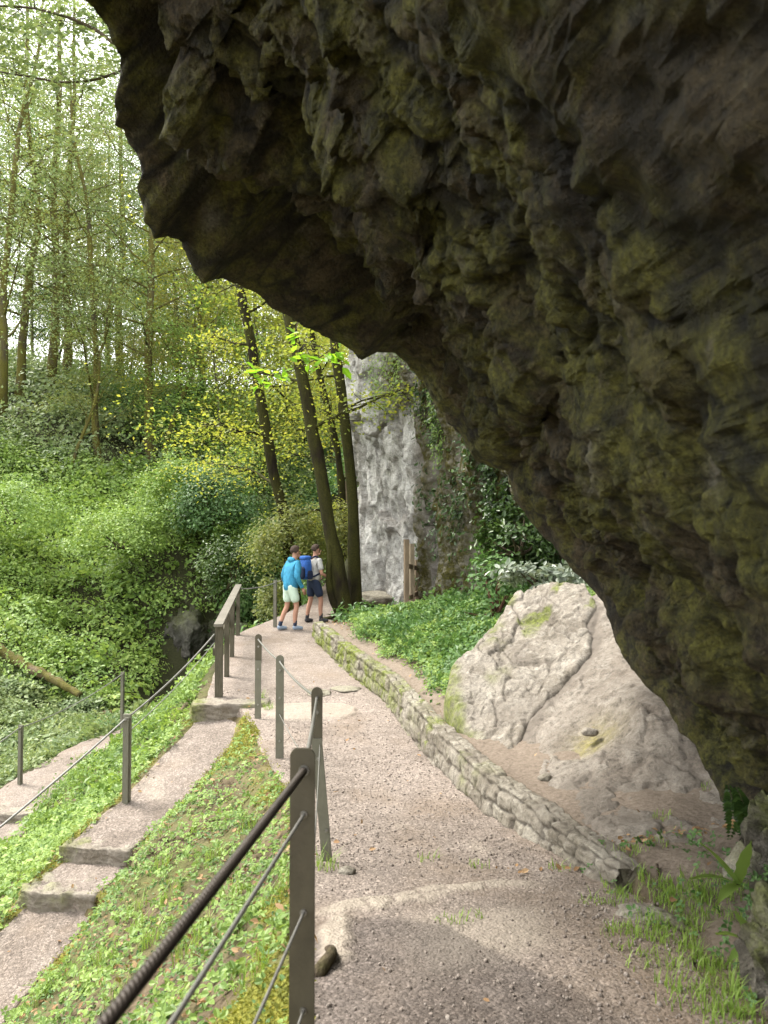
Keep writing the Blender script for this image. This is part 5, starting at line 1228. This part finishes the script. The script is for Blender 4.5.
def hole(t, drop, dy=-.014, dx=0): return np.array([t[0] + dx, t[1] + dy, t[2] - drop])
cable('handrail_rope', FA(HOLES[0]) + [.0, .03, 0], hole(t2, .07), .0095, ROPE_L, 'pale rope from the nearest post up to the leaning post', 6, .02, None, 60)
cable('handrail_rope', hole(t2, .07, .012), hole(t3, .07), .0095, ROPE_L, 'pale rope between the leaning post and the plain grey post', 6, .03, None, 60)
cable('handrail_rope', hole(t3, .07, .012), hole(t4, .07), .0095, ROPE_L, 'pale rope between the plain grey post and the farthest post by the step', 6, .02, None, 60)
cable('wire_rope', FA(HOLES[2]) + [.01, .03, 0], hole(t2, .36, .0, .02), .004, ROPE_L, 'slack thin wire hanging between the nearest post and the leaning post', 0, .12)
cable('wire_rope', hole(t2, .62, .012, .04), hole(t3, .62), .004, ROPE_L, 'thin lower wire between the leaning post and the plain grey post', 0, .03)

# ---- the ramp's rope fence and the lowest path's fence
RP = 'slim posts of the rope fences on the left'
def slim(px, py, ptop, d, label, w=.075):
    b = P(px, py, d); t = P(px, ptop, d); root = np.array([b[0], d, Hs(b[0], d)]); e = empty('fence_post', root, label, 'fence post', RP)
    V, F = join([plate(w, t[2] - root[2], .05, 'flat', z0=-.2), plate(w * .55, t[2] - root[2] - .03, .03, 'flat', (w * .1, -.042, 0), -.2)])
    mobj('bar', V, F, STEEL_L, e, None, False); bolt(e, 0, t[2] - root[2] - .05, -.06, 1.1); return root, t
r1, s1 = slim(126.5, 798, 714, 9.0, 'square grey post at the outer edge of the side path above the two steps', .085)
r2, s2 = slim(20, 785, 725, 14.0, 'small grey post on the lowest path near the left edge')
r3, s3 = slim(122, 734, 672, 17.4, 'small grey post at the far end of the lowest path, above the square post')
r0 = np.array([-3.95, 5.6, 0]); r0[2] = Hs(r0[0], r0[1]); e = empty('fence_post', r0, 'square grey post lower down the side path, past the two worn steps', 'fence post', RP)
V, F = plate(.085, 1.0, .05, 'flat', z0=-.2); mobj('bar', V, F, STEEL_L, e, None, False)
r4 = np.array([-6.6, 9.0, 0]); r4[2] = Hs(r4[0], r4[1]); e = empty('fence_post', r4, 'small grey post at the near end of the lowest path', 'fence post', RP)
V, F = plate(.075, 1.05, .05, 'flat', z0=-.2); mobj('bar', V, F, STEEL_L, e, None, False)

# ---- wooden handrail at the edge of the main path
WOOD = m_wood('weathered_wood', (.06, .054, .036), (.125, .112, .08)); WOOD_L = m_wood('grey_plank', (.1, .09, .072), (.19, .175, .145))
hp = [(-2.37, 11.56), (-2.52, 12.9), (-2.72, 14.4), (-3.0, 16.5)]
hr = empty('wooden_handrail', (-2.37, 11.56, Hs(-2.37, 11.56)), 'weathered wooden handrail with a flat top plank along the left edge of the path', 'handrail')
o0 = np.array(hr.location); tops = []
for i, (x, y) in enumerate(hp):
    g = Hs(x, y); zt = np.interp(y, [11.56, 16.5], [P(216, 622, 11.56)[2], P(238, 585, 16.5)[2]]) - .05; tops.append((x, y, zt))
    w = .11 if i == 0 else .075
    V, F = box((x, y, (g - .2 + zt) / 2), (w, .09, zt - g + .2), rotz(.1), .006); mobj('post', V - o0, F, WOOD, hr, None, False)
a, b_ = np.array(tops[0]), np.array(tops[-1]); a = a - (b_ - a) * .035; b_ = b_ + (b_ - a) * .03
def beam(a, b_, w, h, mat, parent, name, o0, up=0.0):
    d = b_ - a; L_ = np.linalg.norm(d); d /= L_; s = np.cross(d, [0, 0, 1]); s /= np.linalg.norm(s); u = np.cross(s, d)
    V, F = box((0, 0, 0), (w, L_, h), None, .006); V = V[:, :1] * s + V[:, 1:2] * d + V[:, 2:] * u + (a + b_) / 2 + [0, 0, up]
    return mobj(name, V - o0, F, mat, parent, None, False)
beam(a, b_, .13, .045, WOOD_L, hr, 'top_plank', o0, .027)
beam(np.array(tops[0]) + [-.075, 0, -.38], np.array(tops[-1]) + [-.075, 0, -.38], .035, .11, WOOD, hr, 'rail', o0)
cable('handrail_rope', np.array(tops[0]) + [-.06, -.05, -.12], s1 + [0, -.06, -.05], .011, ROPE_L, 'rope from the wooden handrail down to the square post on the side path', 0, .06)
cable('wire_rope', np.array(tops[0]) + [-.06, -.05, -.24], s1 + [0, -.06, -.22], .006, ROPE_L, 'second thinner rope below the one from the wooden handrail to the square post', 0, .06)
cable('handrail_rope', s1 + [0, -.06, -.05], r0 + [0, .03, .95], .011, ROPE_L, 'rope from the square post down to the left edge of the picture', 0, .05)
cable('handrail_rope', s3 + [0, -.06, -.05], s2 + [0, .03, -.05], .010, ROPE_L, 'rope between the two small posts of the lowest path', 0, .10)
cable('handrail_rope', s2 + [0, -.06, -.05], r4 + [0, .03, 1.0], .010, ROPE_L, 'rope from the small left post to the left edge along the lowest path', 0, .05)
rb, tb = slim(275, 625, 580, 17.3, 'slim grey post at the path edge left of the hiker in blue', .075)
cable('handrail_rope', np.array(tops[-1]) + [0, .06, -.03], tb + [0, -.06, -.06], .011, ROPE_L, 'rope from the far end of the wooden handrail to the slim post by the hikers', 0, .04)
rc = np.array([-1.75, 20.2, Hs(-1.75, 20.2)]); e = empty('fence_post', rc, 'slim grey post beyond the hikers, half hidden behind them', 'fence post', RP)
V, F = plate(.075, 1.0, .05, 'flat', z0=-.2); mobj('bar', V, F, STEEL_L, e, None, False)
cable('handrail_rope', tb + [0, .04, -.06], rc + [0, -.03, .94], .011, ROPE_L, 'rope running behind the hikers from the slim post', 0, .04)

# ---- wooden posts by the cliff, and the railing far up
WARM = m_wood('warm_wood', (.13, .095, .06), (.26, .2, .14))
gq = [P(406.5, 600, 17.2), P(411.8, 600, 17.7), P(417, 600, 18.3)]
for q in gq: q[2] = Hs(q[0], q[1])
wg = empty('wooden_gate', gq[0], 'narrow brown wooden gate of upright posts at the foot of the pale cliff', 'gate')
for q, hh, mt in zip(gq, (1.72, 1.62, 1.2), (WARM, m_wood('pale_wood', (.2, .16, .11), (.34, .28, .2)), WARM)):
    V, F = box(q + [0, 0, hh / 2 - .1], (.1, .1, hh + .2), rotz(.3), .006); mobj('post', V - gq[0], F, mt, wg, None, False)
for zz in (.45, 1.15): beam(gq[0] + [.02, 0, zz], gq[2] + [.02, 0, min(zz, 1.0)], .04, .1, WARM, wg, 'rail', gq[0])
ra, rb_ = P(346, 432, 28.2), P(374, 430, 28.6); ga = Hs(ra[0], ra[1])
wr = empty('wooden_railing', (ra[0], ra[1], ga), 'small brown wooden railing high up left of the pale cliff', 'railing'); o1 = np.array([ra[0], ra[1], ga])
for q in np.linspace(0, 1, 3):
    p = ra + (rb_ - ra) * q; g = Hs(p[0], p[1]); V, F = box((p[0], p[1], (g + p[2] - .2) / 2), (.1, .1, p[2] - g + .2), None, .005); mobj('post', V - o1, F, WARM, wr, None, False)
for dz in (0, -.32): beam(ra + [-.15, -.08, dz], rb_ + [.15, -.08, dz], .05, .14, WARM, wr, 'rail', o1)

# ---- dead wood
def log(name, pts, r, label, seed, mat, cat):
    p = smooth_path(np.array(pts), 60); V, F = tube(p - p[0], np.asarray(r)[0] + (r[1] - r[0]) * np.linspace(0, 1, 60), 16, wob=.5, seed=seed)
    return tag(mobj(name, V, F, mat, None, None, True, p[0]), label, cat)
LOGB = m_bark('log_bark', (.09, .065, .045), (.2, .15, .11), (.09, .085, .018), .45)
lp = [P(-40, 628, 25.2), P(0, 650, 24.6), P(30, 668, 24.1), P(55, 680, 23.8), P(80, 695, 23.4)]
log('fallen_log', lp, (.19, .11), 'mossy fallen tree trunk lying down the slope at the left edge', 81, LOGB, 'log')
q = hit(102, 722); log('stump', [q + [-.25, 0, -.1], q + [0, 0, .12], q + [.28, .05, .2]], (.2, .14), 'short dark rotten stump beside the far end of the lowest path', 82, m_bark('rotten_wood', (.04, .025, .015), (.11, .07, .045), (.09, .09, .02), .4), 'stump')
q = hit(330, 975); log('root', [q + [-.10, -.08, -.05], q + [-.03, -.02, .05], q + [.01, .06, .06], q + [-.01, .16, .03], q + [-.06, .24, -.05]], (.035, .02), 'dark piece of root sticking out of the ground beside the nearest post', 83, TWIG, 'root')
q0, q1 = hit(657, 868), hit(664, 897); log('twig', [q0 + [0, 0, .02], (q0 + q1) / 2 + [-.012, 0, .012], q1 + [0, 0, .012]], (.008, .006), 'small bare twig lying on the dirt past the end of the wall', 84, TWIG, 'twig')
q0, q1 = hit(20, 735), hit(55, 700)

# ---- ferns at the foot of the overhang
def strap_fern(base, tips, label, size=.26, seed=0):
    R = np.random.default_rng(seed); e = empty('strap_fern', base, label, 'fern')
    for t in tips:
        d = np.array(t) - base; L_ = np.linalg.norm(d); q = np.linspace(0, 1, 12)
        mid = base + d * .5 + [0, 0, .12 * L_]; c = (1 - q)[:, None] ** 2 * base + 2 * (q * (1 - q))[:, None] * mid + q[:, None] ** 2 * t
        dn = d / L_; s = np.cross(dn, [0, 0, 1]); s /= np.linalg.norm(s); w = .028 * np.sin(np.clip(q * 1.05 + .12, 0, 1) * math.pi) ** .55 + .004
        ed = 1 + .12 * np.sin(q * 40); c = c - base
        V = np.stack([c - s * (w * ed)[:, None] + [0, 0, .008], c, c + s * (w * ed)[:, None] + [0, 0, .008]], 1).reshape(-1, 3)
        mobj('frond', V, grid_faces(12, 3), LIMEG, e, {'rnd': np.full(36, .4 + .4 * R.random()), 'hue': np.full(36, .6)})
def rockpt(px, py, d): return P(px, py, d)
strap_fern(P(738, 885, 4.15), [P(690, 880, 3.95), P(700, 844, 4.05), P(752, 842, 3.95), P(716, 908, 3.9)], 'glossy strap-leaved fern growing from the foot of the overhang, upper of two', seed=1)
strap_fern(P(757, 948, 3.45), [P(716, 935, 3.3), P(733, 912, 3.35), P(768, 910, 3.35), P(726, 966, 3.25)], 'strap-leaved fern low in the bottom right corner under the other fern', seed=2)
R_ = np.random.default_rng(5)
e = empty('hanging_fern', P(742, 800, 4.9), 'dark feathery fern hanging down the rock at the right edge', 'fern')
fr = []
for i in range(9):
    b = np.array([R_.normal() * .05, R_.normal() * .05, R_.normal() * .04]); end = b + [R_.normal() * .11, -.06 - .08 * R_.random(), -.2 - .22 * R_.random()]
    q = np.linspace(0, 1, 22); c = b + (end - b) * q[:, None] + np.array([0, -.08, .05]) * np.sin(q * math.pi)[:, None]
    for sgn in (-1, 1):
        yaw = np.cross(end - b, [0, 1, 0]) * sgn; yaw = np.repeat((yaw / np.linalg.norm(yaw))[None], 22, 0) + [0, 0, -.4]
        fr.append(scatter(c, np.repeat([[0, -1.0, .3]], 22, 0) + R_.normal(size=(22, 3)) * .2, .055 * np.sin(np.clip(q + .1, 0, 1) * math.pi) + .01, T_DIAMOND, yaw))
V, F, a_ = cat_sc(fr); mobj('foliage', V, F, DARKG, e, a_, False)

# ================================================================== the two hikers
SKIN = m_cloth('skin', (.36, .2, .14), .15); HAIR = m_cloth('dark_hair', (.045, .03, .022), .5)
def person(loc, heading, hgt, label, jacket, shorts, shoe, sock, long_sleeve, pose, hair_mat=HAIR):
    k = hgt / 1.77; e = empty('person', loc, label, 'person'); e.rotation_euler = (0, 0, -heading); e.scale = (k, k, k)
    ln = pose['lean']
    hipL, hipR = np.array([-.095, 0, .92]), np.array([.095, 0, .92])
    feet = pose['feet']; knees = pose['knees']; elb = pose['elbows']; wri = pose['wrists']
    ch = np.array([0, ln * .6, 1.3]); nk = np.array([0, ln, 1.5]); hd = np.array([0, ln + .045, 1.665]); ht = math.radians(pose['turn'])
    fd = np.array([math.sin(ht), math.cos(ht), 0])
    v = [(0, 0, .95), (0, ln * .3, 1.13), tuple(ch), tuple(nk - [0, 0, .06]), tuple(nk + [0, .012, .035]), tuple(hd - fd * .012 - [0, 0, .062]), tuple(hd), tuple(hd + [0, 0, .07] - fd * .012)]
    r = [(.15, .105), (.135, .1), (.16, .112), (.085, .07), (.052, .054), (.066, .076), (.078, .094), (.058, .07)]
    ed = [(i, i + 1) for i in range(7)]
    for s in (0, 1):
        sx = -1 if s == 0 else 1; sh = np.array([sx * .185, ln * .85 - .01, 1.41]); i = len(v)
        w_ = np.array(wri[s]); el = np.array(elb[s])
        v += [tuple(sh), tuple((sh + el) / 2), tuple(el), tuple((el * .6 + w_ * .4)), tuple(w_), tuple(w_ + (w_ - el) / np.linalg.norm(w_ - el) * .06)]
        r += [.062, .05, .042, .04, .027, .034]; ed += [(2, i), (i, i + 1), (i + 1, i + 2), (i + 2, i + 3), (i + 3, i + 4), (i + 4, i + 5)]
        hp_ = (hipL, hipR)[s]; kn = np.array(knees[s]); ft = np.array(feet[s]); i = len(v)
        an = ft + [0, 0, .085]; fdv = np.array([math.sin(pose['toe'][s]), math.cos(pose['toe'][s]), 0])
        v += [tuple(hp_), tuple((hp_ + kn) / 2), tuple(kn), tuple(kn * .62 + an * .38 - fdv * .018), tuple(an), tuple(ft + fdv * .06 + [0, 0, .045]), tuple(ft + fdv * .15 + [0, 0, .03])]
        r += [.092, .08, .056, .056, .035, .034, .026]; ed += [(0, i)] + [(i + j, i + j + 1) for j in range(6)]
    V, F = skin(v, ed, r, 2); parts = [(V, F)]
    up = np.array([0, 0, 1.0]); sd = np.cross(fd, up)
    nose = np.array([hd + fd * .088 - [0, 0, .0], hd + fd * .098 - [0, 0, .018], hd + fd * .104 - [0, 0, .034], hd + fd * .085 - [0, 0, .042]])
    parts.append(tube(nose, [.006, .009, .011, .008], 8))
    parts.append(ball(hd + fd * .083 - [0, 0, .066], .02, 2, (1.2, .6, .4)))
    parts.append(ball(hd + fd * .062 - [0, 0, .098], .03, 2))
    for s in (-1, 1): parts.append(ball(hd + sd * s * .084 - fd * .004 - [0, 0, .01], .032, 2, (.45, .6, 1)))
    # hands: a palm and five bent fingers
    for s in (0, 1):
        w_ = np.array(wri[s]); el = np.array(elb[s]); d = (w_ - el) / np.linalg.norm(w_ - el); fw = np.array([0, 1.0, 0]) - d * d[1]; fw /= np.linalg.norm(fw); inn = np.cross(d, fw) * (1 if s == 0 else -1)
        parts.append(tube(np.array([w_, w_ + d * .04, w_ + d * .09]), [.026, .036, .034], 10))
        for j, (o, l) in enumerate(((-.027, .062), (-.009, .075), (.01, .08), (.028, .072))):
            b0 = w_ + d * .085 + fw * o; parts.append(tube(np.array([b0, b0 + d * l * .5, b0 + d * l * .85 + inn * l * .22, b0 + d * l + inn * l * .45]), [.0095, .009, .008, .006], 7))
        b0 = w_ + d * .025 + fw * .024; parts.append(tube(np.array([b0, b0 + fw * .028 + d * .024, b0 + fw * .034 + d * .058]), [.012, .011, .008], 7))
    V, F = join(parts); mobj('body', V, F, SKIN, e)
    # eyes and hair
    EY = m_paint('eye', (.02, .015, .012), .2, 0, (.02, .015, .012), 0)
    for s in (-1, 1):
        V, F = ball(hd + fd * .078 + sd * s * .032 + up * .004, .011, 2); mobj('eye', V, F, EY, e)
    V, F = ball((0, 0, 0), 1, 4); f = V @ np.array([sd, fd, up]).T
    keep = ((V @ fd) < .38 + .55 * V[:, 2]) & (V[:, 2] > -.55 - .25 * (V @ fd))
    rr = 1.0 + .05 * fbm(V * 7, 3) + .03 * fbm(V * 20, 2); hV = V * [.103, .116, .112] * rr[:, None]
    hV = np.where(keep[:, None], hV, V * [.07, .08, .08])
    mobj('hair', hV + hd + up * .026 - fd * .016, F, hair_mat, e)
    # top
    tv = [(0, .0, pose['hem']), (0, ln * .25, 1.08), (0, ln * .62, 1.3), (0, ln * .92, 1.44), (0, ln + .005, 1.5)]; g = pose['puff']
    tr = [(.2 * g, .155 * g), (.178 * g, .138 * g), (.185 * g, .138 * g), (.11, .09), (.07, .065)]; te = [(0, 1), (1, 2), (2, 3), (3, 4)]
    for s in (0, 1):
        sx = -1 if s == 0 else 1; sh = np.array([sx * .19, ln * .85 - .01, 1.415]); el = np.array(elb[s]); w_ = np.array(wri[s]); i = len(tv)
        if long_sleeve:
            tv += [tuple(sh), tuple((sh + el) / 2), tuple(el), tuple(el * .5 + w_ * .5), tuple(w_ - (w_ - el) * .04)]; tr += [.078, .07, .064, .056, .046]; te += [(2, i)] + [(i + j, i + j + 1) for j in range(4)]
        else:
            tv += [tuple(sh), tuple(sh * .5 + el * .5), tuple(sh * .22 + el * .78)]; tr += [.076, .07, .068]; te += [(2, i), (i, i + 1), (i + 1, i + 2)]
    V, F = skin(tv, te, tr, 2); nrm = V + .014 * fbm(V * 8, 3)[:, None] * rng.choice([1], 1)
    tp = mobj('jacket' if long_sleeve else 'shirt', nrm, F, jacket, e)
    if long_sleeve:
        hv, hf = skin([(0, ln - .05, 1.43), (0, ln - .085, 1.50), (0, ln - .05, 1.545)], [(0, 1), (1, 2)], [(.13, .06), (.14, .07), (.115, .06)], 2); mobj('hood', hv, hf, jacket, tp)
    sv = [(0, 0, 1.06), (0, 0, .92)]; sr = [(.165, .125), (.185, .14)]; se = [(0, 1)]
    for s in (0, 1):
        hp_ = (hipL, hipR)[s]; kn = np.array(knees[s]); i = len(sv); sv += [tuple(hp_ - [0, 0, .05]), tuple(hp_ * .5 + kn * .5), tuple(hp_ * .14 + kn * .86)]; sr += [.112, .105, .098]; se += [(1, i), (i, i + 1), (i + 1, i + 2)]
    V, F = skin(sv, se, sr, 2); mobj('shorts', V, F, shorts, e)
    for s in (0, 1):
        ft = np.array(feet[s]); a = pose['toe'][s]; fdv = np.array([math.sin(a), math.cos(a), 0]); kn = np.array(knees[s]); an = ft + [0, 0, .085]
        V, F = skin([ft - fdv * .055 + [0, 0, .05], ft + [0, 0, .058], ft + fdv * .09 + [0, 0, .048], ft + fdv * .185 + [0, 0, .036]], [(0, 1), (1, 2), (2, 3)], [(.04, .048), (.044, .056), (.048, .046), (.038, .034)], 2)
        V[:, 2] = np.maximum(V[:, 2], .002); sh_ = mobj('shoe', V, F, shoe, e)
        V, F = skin([ft + [0, 0, .07], ft + (kn - an) * .2 + [0, 0, .1], ft + (kn - an) * .3 + [0, 0, .1]], [(0, 1), (1, 2)], [.046, .046, .047], 1); mobj('sock', V, F, sock, e)
    return e
g1 = np.array([-1.99, 17.0]); g2 = np.array([-1.56, 17.75])
NAVY = m_cloth('navy_cloth', (.022, .032, .06), .2)
h1 = math.radians(52)
person((*g1, Hs(*g1) + .012), h1, 1.76, 'hiker in a bright blue hooded jacket and pale mint shorts, seen from behind, looking right', m_cloth('blue_jacket', (.035, .2, .33), .55), m_cloth('mint_shorts', (.48, .6, .5), .15), m_cloth('blue_shoe', (.2, .25, .32), .3), NAVY, True,
       dict(lean=.1, hem=.76, puff=1.14, turn=12, feet=((-.11, -.19, 0), (.1, .06, 0)), knees=((-.11, .0, .5), (.11, .1, .51)), toe=(-.05, .2), elbows=((-.27, -.02, 1.14), (.28, .0, 1.13)), wrists=((-.26, .1, .9), (.25, .16, .88))))
h2 = math.radians(48)
p2e = person((*g2, Hs(*g2) + .012), h2, 1.7, 'hiker in a light grey T-shirt and navy shorts carrying a blue backpack, looking right', m_cloth('grey_shirt', (.36, .355, .34), .35), NAVY, m_cloth('dark_boot', (.05, .05, .055), .3), m_cloth('dark_sock', (.03, .032, .04), .2), False,
       dict(lean=.04, hem=.90, puff=1.04, turn=40, feet=((-.12, -.1, 0), (.13, .12, 0)), knees=((-.11, .0, .5), (.12, .13, .51)), toe=(-.1, .25), elbows=((-.27, .0, 1.12), (.28, .02, 1.12)), wrists=((-.2, .2, 1.04), (.22, .22, 1.06))))
BLUE = m_cloth('backpack_blue', (.03, .1, .34), .3); DKB = m_cloth('backpack_dark', (.015, .022, .05), .2)
from mathutils import Matrix
bpk = empty('backpack', p2e.location, 'blue hiking backpack with a dark lower panel, worn by the hiker in grey', 'backpack'); bpk.rotation_euler = p2e.rotation_euler; bpk.scale = p2e.scale
def puffy(c, s, seed, p=.55):
    V, F = ball((0, 0, 0), 1, 4); V = np.sign(V) * np.abs(V) ** p; return V * (np.array(s) / 2) * (1 + .05 * fbm(V * 2.2 + seed, 3))[:, None] + np.array(c), F
V, F = puffy((0, -.235, 1.24), (.31, .2, .5), 1); mobj('pack_body', V, F, BLUE, bpk)
V, F = puffy((0, -.24, 1.485), (.27, .2, .1), 2, .6); mobj('lid', V, F, BLUE, bpk)
V, F = puffy((0, -.345, 1.15), (.24, .07, .28), 3); mobj('pocket', V, F, DKB, bpk)
for s in (-1, 1):
    V, F = puffy((s * .165, -.22, 1.1), (.06, .14, .2), 4 + s); mobj('side_pocket', V, F, DKB, bpk)
    q = np.array([[s * .1, -.15, 1.46], [s * .115, -.04, 1.535], [s * .13, .09, 1.46], [s * .15, .15, 1.3], [s * .17, .09, 1.14], [s * .16, -.12, 1.06]])
    V, F = tube(smooth_path(q, 30), .022, 8); mobj('strap', V, F, DKB, bpk)
EXPOSURE = 1.58; HAZE = 0
# ================================================================== light, sky, camera
W = bpy.data.worlds.new('World'); SC.world = W; W.use_nodes = True
t = W.node_tree; bg = t.nodes['Background']
SUN_EL, SUN_AZ = math.radians(56), math.radians(-62)      # azimuth clockwise from +Y: light falls from the left, a little ahead
sky = t.nodes.new('ShaderNodeTexSky'); sky.sky_type = 'NISHITA'; sky.sun_disc = False
sky.sun_elevation = SUN_EL; sky.sun_rotation = SUN_AZ; sky.air_density = 1.0; sky.dust_density = 3.0
# a bright even cloud deck over the blue
tc = t.nodes.new('ShaderNodeTexCoord'); nz = t.nodes.new('ShaderNodeTexNoise'); nz.inputs['Scale'].default_value = 2.5; nz.inputs['Detail'].default_value = 5
t.links.new(tc.outputs['Generated'], nz.inputs['Vector'])
rp = t.nodes.new('ShaderNodeValToRGB'); rp.color_ramp.elements[0].position = .3; rp.color_ramp.elements[0].color = (.75, .75, .75, 1); rp.color_ramp.elements[1].position = .6; rp.color_ramp.elements[1].color = (.97, .97, .97, 1)
t.links.new(nz.outputs['Fac'], rp.inputs['Fac'])
mx = t.nodes.new('ShaderNodeMix'); mx.data_type = 'RGBA'
t.links.new(rp.outputs['Color'], mx.inputs[0]); t.links.new(sky.outputs[0], mx.inputs[6]); mx.inputs[7].default_value = (13.5, 13.6, 13.4, 1)
t.links.new(mx.outputs[2], bg.inputs['Color']); bg.inputs['Strength'].default_value = .11
sun = bpy.data.lights.new('sun', 'SUN'); so = bpy.data.objects.new('sun', sun); COL.objects.link(so)
sun.energy = 2.9; sun.angle = math.radians(18); sun.color = (1, .95, .87)
dirv = np.array([math.sin(SUN_AZ) * math.cos(SUN_EL), math.cos(SUN_AZ) * math.cos(SUN_EL), math.sin(SUN_EL)])
from mathutils import Vector
so.rotation_euler = Vector(dirv).to_track_quat('Z', 'Y').to_euler()

# damp woodland air
hz = NT('damp_air'); pv = hz.n('ShaderNodeVolumePrincipled', {'Color': (.93, .96, .9), 'Density': HAZE, 'Anisotropy': .3})
hz.t.links.new(pv.outputs[0], hz.out.inputs['Volume'])
V, F = box((0, 62, 22), (300, 224, 100)); V[:, 2] = np.where(V[:, 2] < 0, -12, 62)
if HAZE > 0: mobj('haze', V, F, hz.m, None, None, False)['kind'] = 'stuff'
cam = bpy.data.cameras.new('camera'); co = bpy.data.objects.new('camera', cam); COL.objects.link(co); SC.camera = co
cam.sensor_fit = 'VERTICAL'; cam.sensor_height = 36; cam.lens = F_PX / 1024 * 36
co.location = (0, 0, 0); co.rotation_euler = (math.pi / 2 + PITCH, 0, 0)
cam.clip_start = .05; cam.clip_end = 2000
cam.dof.use_dof = True; cam.dof.focus_distance = 12; cam.dof.aperture_fstop = 4.4
SC.view_settings.view_transform = 'Standard'; SC.view_settings.look = 'None'; SC.view_settings.gamma = 1; SC.view_settings.use_curve_mapping = False
SC.view_settings.exposure = EXPOSURE
SC.render.engine = 'CYCLES'; cy = SC.cycles
cy.use_denoising = True; cy.max_bounces = 8; cy.diffuse_bounces = 5; cy.transmission_bounces = 4; cy.glossy_bounces = 2; cy.volume_bounces = 1
cy.sample_clamp_indirect = 8; cy.caustics_reflective = cy.caustics_refractive = False
cy.use_adaptive_sampling = True; cy.adaptive_threshold = .02
